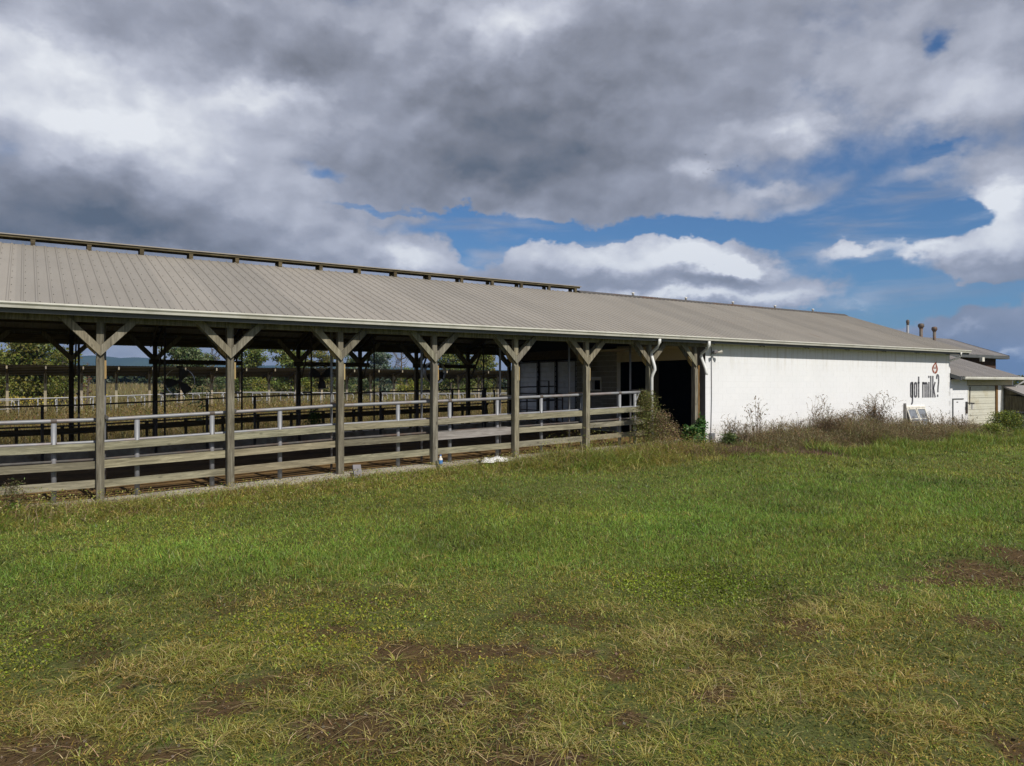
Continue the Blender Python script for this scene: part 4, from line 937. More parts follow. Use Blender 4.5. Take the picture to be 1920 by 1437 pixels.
def raw_mesh(name, verts, loops, starts, vcol, mats, pmi=None):
    me = bpy.data.meshes.new(name); me.vertices.add(len(verts)); me.vertices.foreach_set('co', verts.astype(np.float32).ravel())
    me.loops.add(len(loops)); me.loops.foreach_set('vertex_index', loops.astype(np.int32))
    me.polygons.add(len(starts)); me.polygons.foreach_set('loop_start', starts.astype(np.int32))
    for m in mats: me.materials.append(m)
    if pmi is not None: me.polygons.foreach_set('material_index', pmi.astype(np.int32))
    at = me.color_attributes.new('tint', 'FLOAT_COLOR', 'POINT')
    c = np.ones((len(verts), 4), np.float32); c[:, :3] = vcol; at.data.foreach_set('color', c.ravel())
    me.update(calc_edges=True); return me
def ribbons(P, H, W, ang, lean, col, seg=2, rng=RNG, droop=0.0, tipcol=None):
    N = len(P); H = np.broadcast_to(H, N); W = np.broadcast_to(W, N); lean = np.broadcast_to(lean, N)
    dx, dy = np.cos(ang), np.sin(ang); wa = ang+math.pi/2+rng.normal(0, .7, N); wx_, wy_ = np.cos(wa), np.sin(wa)
    nv = 2*seg+1; Vt = np.zeros((N, nv, 3)); C = np.zeros((N, nv, 3))
    for k_ in range(seg+1):
        s_ = k_/seg; out = lean*s_**1.6*H; up = H*s_*(1-.45*np.minimum(lean, 1.4)*s_) - droop*H*s_**3
        ctr = P + np.stack([dx*out, dy*out, up], 1); w_ = W*(1-s_)**.6*.5
        cc = col if tipcol is None else col*(1-s_)+tipcol*s_
        if k_ == seg: Vt[:, -1] = ctr; C[:, -1] = cc
        else:
            off = np.stack([wx_*w_, wy_*w_, 0*w_], 1); Vt[:, 2*k_] = ctr-off; Vt[:, 2*k_+1] = ctr+off; C[:, 2*k_] = cc; C[:, 2*k_+1] = cc
    lp = []; ln = []
    for k_ in range(seg-1): lp += [2*k_, 2*k_+1, 2*k_+3, 2*k_+2]; ln.append(4)
    lp += [2*seg-2, 2*seg-1, 2*seg]; ln.append(3)
    loops = (np.array(lp)[None]+np.arange(N)[:, None]*nv).ravel()
    st = np.concatenate([[0], np.cumsum(ln)[:-1]]); starts = (st[None]+np.arange(N)[:, None]*len(lp)).ravel()
    return Vt.reshape(-1, 3), loops, starts, C.reshape(-1, 3)
def leaves(P, size, col, rng=RNG, asp=.55, flat=0.0):
    N = len(P); size = np.broadcast_to(size, N)
    n = rng.normal(size=(N, 3)); n[:, 2] = np.abs(n[:, 2])+flat; n /= np.linalg.norm(n, axis=1)[:, None]
    a = rng.normal(size=(N, 3)); u = np.cross(n, a); u /= np.linalg.norm(u, axis=1)[:, None]; v = np.cross(n, u)
    s_ = size[:, None]; Vt = np.stack([P-u*s_, P-v*s_*asp, P+u*s_, P+v*s_*asp], 1)
    loops = np.arange(4*N); starts = np.arange(0, 4*N, 4)
    return Vt.reshape(-1, 3), loops, starts, np.repeat(col, 4, 0)
def join(parts):
    vo = lo = 0; A = [[], [], [], []]
    for (v, l, s_, c) in parts: A[0].append(v); A[1].append(l+vo); A[2].append(s_+lo); A[3].append(c); vo += len(v); lo += len(l)
    return [np.concatenate(a) for a in A]
def veg(name, parts, mat, label, kind='stuff', parent=None, loc=(0, 0, 0)):
    v, l, s_, c = join(parts); me = raw_mesh(name, v, l, s_, c, [mat]); return link(name, me, parent, loc, None, label, kind)
def jitter(col, n, amt=.25, rng=RNG):
    return np.clip(col*(1+rng.normal(0, amt, (n, 1)))*(1+rng.normal(0, amt*.35, (n, 3))), .005, .9)
def pal(cols, w):
    """weights (N,k) over k colours -> (N,3), picked at random by weight so that blades stay distinct"""
    w = np.maximum(w, 1e-4); cw = np.cumsum(w/w.sum(1, keepdims=True), 1); r_ = RNG.random((len(w), 1)); idx = (r_ > cw).sum(1).clip(0, w.shape[1]-1)
    return np.array(cols)[idx], idx

# patches of the yard, as ground places: (x, y, radius across, radius deep, weight)
def patch(x, y, items, rot=YAW):
    o = np.zeros_like(x); c_, s_ = math.cos(-rot), math.sin(-rot)
    nx = (fbm(x, y, 1.1, 40)-.5)*1.3; ny = (fbm(x, y, 1.1, 50)-.5)*1.3
    for (px, py, rx, ry, wt) in items:
        gx_, gy_ = gpt(px, py); Z = CAM[2]*F/(py-HY); ax = rx*Z/F; ay = max(.12, ry*Z*Z/(F*CAM[2]))
        dx = x-gx_+nx*min(1, ax*.6); dy = y-gy_+ny*min(1, ay*.6)
        u = dx*c_-dy*s_*(-1)*-1; 
        u = (dx*math.cos(YAW)-dy*math.sin(YAW))/ax; v = (dx*math.sin(YAW)+dy*math.cos(YAW))/ay
        o = np.maximum(o, wt*np.exp(-(u*u+v*v)**1.5))
    return o
DIRT = [(620, 1372, 120, 26, 1), (760, 1225, 70, 22, .8), (960, 1215, 110, 14, .75), (1100, 1222, 70, 12, .7), (330, 1412, 70, 16, .9), (40, 1425, 110, 22, 1), (420, 1335, 70, 14, .8),
        (1340, 1310, 55, 22, .9), (1195, 1355, 45, 16, .8), (1010, 1430, 90, 12, .9), (1500, 1180, 45, 18, .6), (1840, 1075, 110, 26, .85), (1900, 1040, 60, 24, .9), (1660, 1110, 45, 8, .6), (1760, 1095, 80, 10, .7),
        (1900, 1390, 50, 40, .6), (130, 1395, 60, 18, .7), (860, 1320, 50, 12, .5), (250, 1300, 60, 12, .7), (700, 1310, 60, 14, .5), (1160, 1265, 45, 10, .6), (1310, 1255, 30, 12, .7), (1820, 1170, 60, 14, .5), (1000, 1190, 60, 10, .4)]
REDD = [(1120, 1218, 55, 8, .8), (1690, 1108, 45, 6, .8), (1850, 1095, 90, 14, .7), (950, 1320, 30, 8, .5), (1910, 1250, 25, 14, .7), (100, 1330, 40, 8, .0)]
STRAW = [(330, 1260, 130, 36, .75), (1250, 1190, 120, 22, .9), (620, 1300, 160, 45, .6), (820, 1340, 160, 60, .65), (140, 1360, 160, 40, .75), (1420, 1300, 160, 60, .5), (1130, 1140, 60, 12, .4), (480, 1130, 90, 10, .35), (1540, 1150, 130, 40, .55),
         (1700, 1140, 130, 30, .5), (640, 1065, 80, 8, .35), (720, 1080, 40, 8, .3), (1000, 1310, 120, 40, .55), (1560, 1260, 140, 40, .55), (900, 1400, 300, 40, .55), (1700, 1340, 140, 60, .45), (160, 1140, 60, 8, .5), (420, 1390, 160, 30, .6)]
CLOV = [(1320, 1105, 130, 30, 1.1), (620, 1160, 190, 30, .35), (520, 1210, 200, 40, .3), (60, 1230, 120, 60, .35)]
LUSH = [(250, 1060, 260, 42, .9), (560, 1060, 330, 40, .9), (1000, 1010, 420, 55, .9), (1500, 980, 300, 60, .7), (1330, 1040, 200, 34, .8), (1700, 930, 280, 50, .8)]
DARKW = [(1400, 1370, 200, 30, .6), (1600, 1380, 200, 30, .7), (1500, 1225, 160, 16, .5), (1780, 1230, 140, 40, .8), (1820, 1330, 120, 40, .6), (100, 1240, 160, 50, .8), (300, 1290, 200, 30, .5), (900, 1180, 200, 26, .7), (760, 1160, 160, 24, .6), (1150, 1300, 120, 30, .3), (1500, 1330, 150, 20, .5), (1750, 1050, 120, 12, .4), (1450, 1090, 60, 10, .3)]
def front_tall(x, y):
    """height field of the rough growth in front of the kerb and the wall"""
    d_ = -y
    n1 = fbm(x, y, .8, 3)
    h = np.where(x < 11.2, .26*np.exp(-((d_-.9)/1.3)**2)*(.45+n1), 0)
    h = h + .85*np.exp(-((x-11.2)/2.0)**2-((d_-1.8)/1.1)**2)*(.6+.8*n1) + .75*np.exp(-((x-14.2)/1.7)**2-((d_-1.5)/1.1)**2)*(.6+.8*n1)
    h = h + np.where(x > 16.8, .45*np.exp(-((d_-1.2)/1.5)**2)*(.5+n1), 0)
    h = h + .42*np.exp(-((x+2.4)/2.2)**2-((d_-1.2)/1.4)**2)
    return h
def yard_points(n, r0, r1, p, amax=.80, seed=1):
    """points around the viewpoint's side of the yard, denser where it is seen close"""
    rng = np.random.default_rng(seed); u = rng.random(n); e = p
    r = (r0**e + u*(r1**e-r0**e))**(1/e); a = rng.uniform(-.74, .74, n)
    x = CAM[0] + r*np.sin(YAW+a); y = CAM[1] + r*np.cos(YAW+a)
    k = (y < -.20) & ~((x > 31.5) & (y > -.5)) & ~((x > sx0-.3) & (x < sx0+4.4) & (y > -1.1)); x, y = x[k], y[k]
    return x, y, r[k], rng
G_LUSH = (.175, .28, .036); G_MID = (.225, .285, .039); G_OLIVE = (.28, .24, .046); G_DRY = (.48, .42, .135); G_STRAW = (.56, .43, .23); G_DARK = (.095, .125, .022); G_CLOV = (.25, .32, .022); G_RED = (.20, .105, .07)
COLS = [G_LUSH, G_MID, G_OLIVE, G_DRY, G_STRAW, G_DARK, G_CLOV, G_RED]
def yard_weights(x, y):
    dirt = patch(x, y, DIRT); st = patch(x, y, STRAW); cl = patch(x, y, CLOV); lu = patch(x, y, LUSH); dk = patch(x, y, DARKW)
    n = fbm(x, y, .45, 7); n2 = fbm(x, y, 1.7, 11); n3 = fbm(x, y, 4.2, 15); dist = np.hypot(x-CAM[0], y-CAM[1])
    near = sst(10.5, 6.5, dist) if False else 1-sst(6.0, 10.5, dist)
    tall = front_tall(x, y)
    red = .9*np.exp(-((x-15.6)/1.6)**2-((y+1.7)/1.0)**2) + .5*np.exp(-((x-18.3)/1.3)**2-((y+2.6)/.8)**2) + .55*np.exp(-((x+2.5)/2.2)**2-((y+1.0)/1.0)**2)*(n2 > .45)
    w = np.stack([.30+1.5*lu+.9*(n > .5)*(1-near*.8), (.7+.3*n2)*(1-.5*near), .40+.8*near+.9*(n3 > .6)*near+.8*sst(.03, .15, tall)+.22*sst(.42, .62, n), .08+.35*near*sst(.5, .68, n2)+2.8*st*sst(.35, .6, n3)+.35*sst(.03, .12, tall), .01+.9*st*sst(.45, .65, n3)+.06*near*sst(.55, .7, n3),
                  .25+1.8*dk+.7*(n2 < .42), .06+3.2*cl, .02+1.6*red+.10*near*(n3 > .62)], 1)
    w[:, 0] *= (1-.75*near); w = w**1.35
    return w, dirt, st, cl, lu, dk, near, tall, n2, n3
# 1. short turf
bare_x, bare_y = GXX.ravel(), GYY.ravel(); kk = (np.abs(bare_x) < 60) & (bare_y > -18) & (bare_y < 0)
bv = np.zeros(len(bare_x), np.float32); dd_ = np.hypot(bare_x[kk]-CAM[0], bare_y[kk]-CAM[1]); bv[kk] = np.clip(patch(bare_x[kk], bare_y[kk], DIRT)*1.15 + .60*(1-sst(6.5, 12, dd_))*sst(.53, .37, fbm(bare_x[kk], bare_y[kk], 1.7, 11)), 0, 1); rd_ = np.zeros(len(bare_x))
GROUND.data.attributes.new('bare', 'FLOAT', 'POINT').data.foreach_set('value', bv)
x, y, r, rng = yard_points(630000, 3.6, 42, .62, seed=3)
w, dirt, st, cl, lu, dk, near, tall, n2, n3 = yard_weights(x, y)
keep = rng.random(len(x)) > np.clip(1.15*dirt + .75*sst(.52, .38, n3)*near*(n2 < .58)+.35*near*(st < .3), 0, .97)
x, y, r, w, st, cl, lu, dk, near, tall, n2, n3 = [q_[keep] for q_ in (x, y, r, w, st, cl, lu, dk, near, tall, n2, n3)]
c, idx = pal(COLS, w); n = len(x); c = jitter(c, n, .22, rng)*(.50+1.0*fbm(x, y, .55, 90, 5))[:, None]*np.stack([.72+.56*fbm(x, y, .33, 95, 4), np.ones(n), np.ones(n)], 1)
H = (.030+.030*lu+.016*rng.random(n)+.02*st)*(.6+.9*rng.random(n))*(1+.03*r) + tall*.25*rng.random(n); H = np.where(idx == 6, .03+.015*rng.random(n), H)
Wd = (.0042+.00050*r)*np.where(idx == 6, 2.6, np.where(idx == 5, 1.7, 1.0))
P3 = np.stack([x, y, gz(x, y)-.004], 1)
nr = r < 9.5; aa = rng.uniform(0, 6.283, n); le = rng.uniform(.2, 1.3, n)+.5*near
turf = ribbons(P3[nr], H[nr], Wd[nr], aa[nr], le[nr], c[nr], 2, rng); turf_far = ribbons(P3[~nr], H[~nr], Wd[~nr]*1.25, aa[~nr], le[~nr], c[~nr], 1, rng)
x, y, r, rng = yard_points(190000, 3.6, 15, .8, seed=4)
w, dirt, st, cl, lu, dk, near, tall, n2, n3 = yard_weights(x, y); w[:, 3] *= .3; w[:, 4] *= .5; w[:, 5] *= 1.6
keep = rng.random(len(x)) > np.clip(1.25*dirt, 0, .97); x, y, r, w, cl = x[keep], y[keep], r[keep], w[keep], cl[keep]; n = len(x); c, idx = pal(COLS, w)
low = leaves(np.stack([x, y, gz(x, y)+.004+(.022+.03*cl)*rng.random(n)], 1), (.0055+.0004*r)*(.6+.8*rng.random(n))*np.where(idx == 6, 1.5, 1), jitter(c, n, .25, rng)*(.50+1.0*fbm(x, y, .55, 90, 5))[:, None]*np.stack([.72+.56*fbm(x, y, .33, 95, 4), np.ones(n), np.ones(n)], 1), rng, .6, .8)
# 2. longer blades in tufts
x, y, r, rng = yard_points(19000, 3.7, 36, .62, seed=5)
w, dirt, st, cl, lu, dk, near, tall, n2, n3 = yard_weights(x, y)
pr = .05+1.0*st*sst(.35, .55, n2)+.16*lu*(n3 > .5)+1.6*tall-1.2*dirt-.8*dk*near-.8*cl + .32*near*sst(.52, .66, n2)
k_ = rng.random(len(x)) < pr; x, y, r, w, st, lu, near, tall = [q_[k_] for q_ in (x, y, r, w, st, lu, near, tall)]
nb2_ = 22; ctr = np.repeat(np.arange(len(x)), nb2_); n = len(ctr)
tc, tidx = pal(COLS, w); tc = np.where((tidx == 5)[:, None] | (tidx == 6)[:, None], np.array(G_MID)[None], tc)
alt = np.array(COLS)[rng.choice([1, 2, 3, 3, 4], n)]
mixf = np.where(rng.random(n) < .30, 1.0, 0.0)[:, None]*(near[ctr][:, None]*.8+.2)
c = jitter(tc[ctr]*(1-mixf)+alt*mixf, n, .22, rng)
sz = (.065+.065*rng.random(len(x))+.05*lu+.04*st)*(1+.012*r) + tall*(.35+.5*rng.random(len(x)))
rad = .05*(1+.5*rng.random(len(x)))*(1+.03*r)
P3 = np.stack([x[ctr]+rng.normal(0, 1, n)*rad[ctr], y[ctr]+rng.normal(0, 1, n)*rad[ctr], 0*ctr], 1); P3[:, 2] = gz(P3[:, 0], P3[:, 1])-.006
ok = P3[:, 1] < -.17; 
tuft = ribbons(P3[ok], (sz[ctr]*(.5+.8*rng.random(n)))[ok], ((.0040+.00040*r[ctr]))[ok], rng.uniform(0, 6.283, n)[ok], (rng.uniform(.45, 2.0, n))[ok], c[ok], 3, rng, .16)
veg('lawn_grass', [turf, turf_far, low, tuft], GRASSM, 'patchy farmyard grass, lush green further off and dry tufts with bare soil nearby')
# 2b. big blond tussocks, blades radiating from one crown
x, y, r, rng = yard_points(3800, 3.8, 12, .9, seed=12)
w, dirt, st, cl, lu, dk, near, tall, n2, n3 = yard_weights(x, y); k_ = rng.random(len(x)) < (.03+.50*st*sst(.42, .58, n2))*(1-.9*np.clip(cl, 0, 1))*(1-.6*np.clip(dirt, 0, 1))*(.25+near)*(1-.5*np.clip(dk, 0, 1)); x, y, r = x[k_], y[k_], r[k_]
nbt = 46; ctr = np.repeat(np.arange(len(x)), nbt); n = len(ctr); ang = rng.uniform(0, 6.283, n); rr = .035*np.sqrt(rng.random(n))*(.6+1.2*rng.random(len(x))[ctr])
P3 = np.stack([x[ctr]+rr*np.cos(ang), y[ctr]+rr*np.sin(ang), 0*ang], 1); P3[:, 2] = gz(P3[:, 0], P3[:, 1])-.008
bl = np.array([(.42, .38, .11), (.32, .32, .06), (.50, .40, .17), (.22, .26, .04)])[rng.choice(4, n)]; tc = (.8+.4*rng.random(len(x)))[ctr][:, None]
tus = ribbons(P3, (.07+.09*rng.random(len(x)))[ctr]*(.5+.7*rng.random(n)), .0042+.00035*r[ctr], ang+rng.normal(0, .35, n), rng.uniform(.5, 2.2, n), jitter(bl*tc, n, .18, rng), 3, rng, .14)
veg('grass_tussocks', [tus], GRASSM, 'blond grass tussocks with blades fanning out, scattered over the near yard')
# bare soil scraps and straw litter lying flat
x, y, r, rng = yard_points(42000, 3.7, 16, .7, seed=9)
dirt = patch(x, y, DIRT); st = patch(x, y, STRAW); k_ = rng.random(len(x)) < (.08+.6*st+.50*dirt)*(1-sst(8, 14, r)); x, y, r = x[k_], y[k_], r[k_]; n = len(x)
c = jitter(np.array([G_STRAW, G_DRY, (.16, .10, .06)])[rng.choice(3, n)], n, .2, rng)
P3 = np.stack([x, y, gz(x, y)+.004+.02*rng.random(n)], 1)
lit = ribbons(P3, .05+.10*rng.random(n), .004+.0003*r, rng.uniform(0, 6.283, n), 1.9, c, 2, rng, -.0)
lit[0][:, 2] = np.minimum(lit[0][:, 2], np.repeat(P3[:, 2], 5)+.02)
x, y, r, rng = yard_points(60000, 3.7, 18, .8, seed=14); dirt = patch(x, y, DIRT); k_ = (dirt > .35) & (rng.random(len(x)) < .8); x, y, r = x[k_], y[k_], r[k_]; n = len(x)
clod = leaves(np.stack([x, y, gz(x, y)+.004+.010*rng.random(n)], 1), (.006+.010*rng.random(n)**3)*(1+.03*r), jitter(np.array([(.12, .08, .04), (.07, .05, .028), (.19, .14, .09)])[rng.choice(3, n)], n, .2, rng), rng, .8, .4)
veg('soil_crumbs', [clod], GRASSM, 'loose crumbs of soil scattered over the bare patches of the yard')
veg('straw_litter', [lit], GRASSM, 'dead straw lying flat over the bare soil patches')

# 3. tall grass and seed heads along kerb and wall, green and reddish
def strip(n, xf, yf, hf, cols, seed, W=.008, seg=4, lean=(.2, 1.0), jit=.25, dr=.15):
    rng = np.random.default_rng(seed); x = xf(rng, n); y = yf(rng, n, x); h = hf(rng, n, x, y); k = (h > .04) & (y < -.22); x, y, h = x[k], y[k], h[k]; n = len(x)
    cols = np.array(cols); c = jitter(cols[rng.choice(len(cols), n)], n, jit, rng)
    return ribbons(np.stack([x, y, gz(x, y)-.01], 1), h, W*(.7+.6*rng.random(n)), rng.uniform(0, 6.283, n), rng.uniform(lean[0], lean[1], n), c, seg, rng, dr)
BRN = [(.20, .145, .075), (.26, .20, .10), (.14, .095, .05), (.35, .29, .16), (.17, .17, .05)]
PX = [17.2, 18, 18.8, 19.4, 20.5, 22.0, 22.8, 23.6, 24.6, 26.2, 26.9, 27.8, 29, 30.5, 32, 34, 35.5]; PH = [.36, .60, .92, 1.15, .95, 1.25, 1.7, 1.65, 1.15, 1.2, 1.5, 1.2, .78, .70, 1.1, .65, .25]
def hb(rng, n, x, y): return np.interp(x, PX, PH)*(.45+.75*rng.random(n))*(1-.9*sst(2.2, 3.0, -y))*(1-.18*(-y))*(.55+.9*fbm(x, y*.3, 1.1, 61))
dead = strip(52000, lambda r_, n: r_.uniform(17.6, 35.6, n), lambda r_, n, x: -.25-2.7*r_.random(n)**1.1, hb, BRN, 21, .014, 3, (.2, 1.5), .35, .18)
# small seed scraps that make the mass dense
rng = np.random.default_rng(33); n = 52000; x = rng.uniform(17.7, 35.4, n); y = -.3-2.6*rng.random(n); hmax = np.interp(x, PX, PH)*.80*(1-.9*sst(2.1, 2.9, -y))*(1-.15*(-y))*(.45+1.0*fbm(x, y*.3, 1.1, 61))
z = gz(x, y)+hmax*rng.random(n)**.55; cc = jitter(np.array(BRN)[rng.choice(5, n)], n, .3, rng)
dl = leaves(np.stack([x, y, z], 1), .013+.014*rng.random(n), cc, rng, .35)
veg('dead_weeds', [dead, dl], GRASSM, 'tangled mass of dry brown weeds along the foot of the white wall')
GRN = [G_LUSH, G_MID, G_OLIVE, (.13, .19, .04)]
g1_ = strip(14000, lambda r_, n: r_.uniform(18.5, 36, n), lambda r_, n, x: -3.05-np.abs(r_.normal(0, 1, n))*.8 - .5*np.sin(x*1.3), lambda r_, n, x, y: .62*(.4+.8*r_.random(n))*fbm(x, y, .7, 5)*1.7*np.exp(-(np.maximum(0, -y-3.5)/.9)**2), GRN, 22, .014, 4, (.2, 1.2), .22, .15)
g2_ = strip(13000, lambda r_, n: r_.uniform(-4.5, 17.2, n), lambda r_, n, x: -.25-np.abs(r_.normal(0, 1, n))*1.5, lambda r_, n, x, y: front_tall(x, y)*(.6+.7*r_.random(n)), [G_MID, G_OLIVE, (.42, .36, .17), (.30, .20, .12), (.24, .16, .10), (.20, .22, .06)], 23, .010, 4, (.3, 1.5), .25, .22)
g3_ = strip(5000, lambda r_, n: r_.normal(15.7, .95, n), lambda r_, n, x: r_.normal(-1.5, .6, n), lambda r_, n, x, y: .34*(.4+.8*r_.random(n)), [(.17, .09, .075), (.22, .13, .10), (.14, .13, .05), (.20, .15, .08)], 24, .010, 4, (.3, 1.4), .25, .2)
g4_ = strip(1800, lambda r_, n: r_.normal(18.6, .9, n), lambda r_, n, x: r_.normal(-3.0, .5, n), lambda r_, n, x, y: .24*(.4+.8*r_.random(n)), [(.17, .08, .08), (.20, .12, .09)], 25, .010, 4, (.3, 1.4), .25, .2)
rng = np.random.default_rng(35); n = 22000; x = rng.uniform(-4.5, 17, n); y = -.3-np.abs(rng.normal(0, 1.2, n)); z = gz(x, y)+front_tall(x, y)*rng.random(n)
gl_ = leaves(np.stack([x, y, z], 1), .012+.012*rng.random(n), jitter(np.array([G_OLIVE, G_DRY, (.2, .13, .08), G_MID])[rng.choice(4, n)], n, .25, rng), rng, .4)
veg('tall_grass', [g1_, g2_, g3_, g4_, gl_], GRASSM, 'rough seeding grass, green to reddish, along the barn kerb and before the brown weeds')

# individual dead weeds rising above the mass
def weed_mesh(name, seed, H, spread, nst, cols, leafsz=.02, twig=7, W=.009, leafn=5, asp=.4):
    rng = np.random.default_rng(seed); parts = []; cols = np.array(cols)
    n = nst; ang = rng.uniform(0, 6.283, n); ln = rng.uniform(.1, 1.0, n)*spread; h = H*rng.uniform(.55, 1.0, n)
    P = np.stack([rng.normal(0, .06, n), rng.normal(0, .06, n), 0*ang-.02], 1)
    parts.append(ribbons(P, h, W*1.3, ang, ln, jitter(cols[rng.choice(len(cols), n)], n, .2, rng), 5, rng))
    k = rng.integers(0, n, n*twig); s_ = rng.uniform(.30, 1.0, n*twig)
    out = ln[k]*s_**1.6*h[k]; up = h[k]*s_*(1-.45*np.minimum(ln[k], 1.4)*s_)
    TP = P[k]+np.stack([np.cos(ang[k])*out, np.sin(ang[k])*out, up], 1); a2 = rng.uniform(0, 6.283, len(k)); l2 = rng.uniform(.5, 1.4, len(k)); h2 = H*rng.uniform(.10, .26, len(k))
    parts.append(ribbons(TP, h2, W*.8, a2, l2, jitter(cols[rng.choice(len(cols), len(k))], len(k), .2, rng), 3, rng))
    k2 = rng.integers(0, len(k), len(k)*leafn); s2 = rng.random(len(k2))
    LP = TP[k2]+np.stack([np.cos(a2[k2])*l2[k2]*s2**1.6*h2[k2], np.sin(a2[k2])*l2[k2]*s2**1.6*h2[k2], h2[k2]*s2*(1-.45*np.minimum(l2[k2], 1.4)*s2)], 1)
    parts.append(leaves(LP, leafsz*rng.uniform(.6, 1.4, len(k2)), jitter(cols[rng.choice(len(cols), len(k2))], len(k2), .25, rng), rng, asp))
    v, l, s3, c = join(parts); return raw_mesh(name, v, l, s3, c, [GRASSM])
def put_weed(name, me, px, y, label, cat='weed', group=None, sc=1.0):
    x = WX(px, y); return tag(link(name, me, None, (x, y, float(gz(x, y)))), label, cat, group) if sc == 1 else tag_scaled(name, me, x, y, label, cat, group, sc)
def tag_scaled(name, me, x, y, label, cat, group, sc):
    o = tag(link(name, me, None, (x, y, float(gz(x, y)))), label, cat, group); o.scale = (sc,)*3; o.rotation_euler.z = (x*7) % 6.28; return o
DW = [(.14, .10, .06), (.19, .14, .08), (.26, .20, .12)]
wmA = weed_mesh('dead_weed', 51, 1.95, .70, 60, DW, .026, 10, .013, 7)
put_weed('dead_weed', wmA, 1641, -.9, 'tallest dry brown weed, a bushy fan of twigs standing left of the leaning window')
wmB = weed_mesh('dead_weed', 52, 1.75, .28, 10, [(.28, .23, .15), (.20, .15, .10)], .034, 7, .017, 4)
put_weed('dead_weed', wmB, 1421, -.9, 'tall thin straw coloured weed stalk with drooping leaves, leftmost tall one before the white wall')
wmC = weed_mesh('dead_weed', 53, 1.75, .30, 12, [(.28, .22, .14), (.20, .14, .09)], .025, 7, .014, 4)
put_weed('dead_weed', wmC, 1527, -.8, 'upright pale dry weed rising from the middle of the brown mass')
wmD = weed_mesh('dead_weed', 54, 1.45, .8, 50, DW, .024, 9, .013, 6)
put_weed('dead_weed', wmD, 1550, -1.2, 'dense rounded brown weed clump before the middle of the white wall')
wmE = weed_mesh('dead_weed', 55, 1.05, 1.0, 22, DW+[(.3, .25, .16)], .020, 8, .013, 4)
for px, yy, lb, s_ in ((1370, -.8, 'low arching dry weed right of the meter box', 1.1), (1395, -1.3, 'pale arching weed between the meter box and the tall stalk', 1.0), (1460, -.9, 'low dry weed just right of the leftmost tall stalk', 1.0), (1490, -.7, 'thin dry weed half way to the dense brown clump', 1.1),
                   (1585, -1.0, 'brown weed clump left of the tallest fan of twigs', 1.15), (1610, -.8, 'dry weed leaning against the left side of the tallest weed', 1.3), (1685, -1.1, 'brown weed clump just left of the leaning window', 1.0), (1745, -.8, 'dry weed twigs right of the leaning window', 1.3), (1770, -1.0, 'brown weed clump before the corner of the barn and the annex', 1.05), (1800, -1.1, 'dry weed standing before the narrow white service door', 1.1), (1822, -1.4, 'last low brown weed before the garage door', .7)):
    put_weed('dead_weed', wmE, px, yy, lb, sc=s_)
# leafy green plants
def leafy(name, seed, H, R_, nleaf, cols, size, loc, label, cat, stems=14, scols=((.10, .09, .04),), asp=.4, shape=1.0, group=None, zb=.1):
    rng = np.random.default_rng(seed); parts = []
    a = rng.uniform(0, 6.283, nleaf); s_ = rng.random(nleaf)**.8; rr = R_*np.sqrt(rng.random(nleaf))*(1-.55*s_**shape)*(.6+.8*rng.random(nleaf)); 
    kc = rng.integers(0, 26, nleaf); cc_ = rng.normal(0, .33*R_, (26, 3)); 
    P = np.stack([rr*np.cos(a)+cc_[kc, 0]*.5, rr*np.sin(a)+cc_[kc, 1]*.5, zb*H+(1-zb)*H*s_*(.8+.25*cc_[kc, 2]/R_)], 1); P[:, 2] = np.clip(P[:, 2], .02, None)
    cols = np.array(cols); parts.append(leaves(P, size*rng.uniform(.6, 1.4, nleaf), jitter(cols[rng.choice(len(cols), nleaf)], nleaf, .28, rng), rng, asp, .3))
    rt = link(name, None, None, loc); tag(rt, label, cat, group)
    v, l, s3, c = join(parts); link('foliage', raw_mesh('foliage', v, l, s3, c, [LEAFM]), rt, loc)
    n = stems; ang = rng.uniform(0, 6.283, n); sc_ = np.array(scols)
    v, l, s3, c = join([ribbons(np.stack([rng.normal(0, .05, n), rng.normal(0, .05, n), 0*ang-.03], 1), H*rng.uniform(.6, 1.0, n), .014, ang, rng.uniform(.1, .7, n)*R_/H*1.3, jitter(sc_[rng.choice(len(sc_), n)], n, .2, rng), 4, rng)])
    link('stem', raw_mesh('stem', v, l, s3, c, [GRASSM]), rt, loc); return rt
def gl(px, y): x = WX(px, y); return (x, y, float(gz(x, y)))
leafy('weed_bush', 61, 1.95, .42, 7500, [(.17, .20, .04), (.22, .23, .06), (.16, .17, .05), (.26, .20, .10)], .024, gl(1213, -.65), 'tall bushy green brown weed growing up around the first downspout', 'weed', 40, ((.12, .11, .05),), .35, 1.6)
leafy('weed_bush', 62, 1.35, .50, 4200, [(.26, .20, .11), (.20, .20, .06), (.28, .19, .12)], .022, gl(1238, -.9), 'shorter brownish seeding weed just right of the downspout weed', 'weed', 26, ((.15, .10, .06),), .35)
leafy('weed_bush', 63, .95, .35, 1400, [(.26, .17, .10), (.20, .16, .08)], .022, gl(1262, -.8), 'thin brown weed in front of the dark doorway', 'weed', 12, ((.16, .11, .07),), .35)
leafy('broadleaf_plant', 64, .72, .38, 700, [(.055, .14, .03), (.08, .18, .04), (.04, .09, .02)], .065, gl(1295, -.45), 'green broad leaved plant beside the doorway post', 'plant', 12, ((.08, .12, .04),), .45)
leafy('broadleaf_plant', 65, 1.05, .26, 480, [(.055, .14, .03), (.08, .18, .04)], .06, gl(1314, -.35), 'taller green broad leaved plant at the grey end of the white wall', 'plant', 8, ((.08, .12, .04),), .45)
leafy('broadleaf_plant', 66, .55, .34, 900, [(.12, .18, .05), (.17, .22, .09), (.09, .13, .04)], .035, gl(1368, -1.1), 'pale green leafy plant right of the meter box', 'plant', 10, ((.10, .10, .05),), .5)
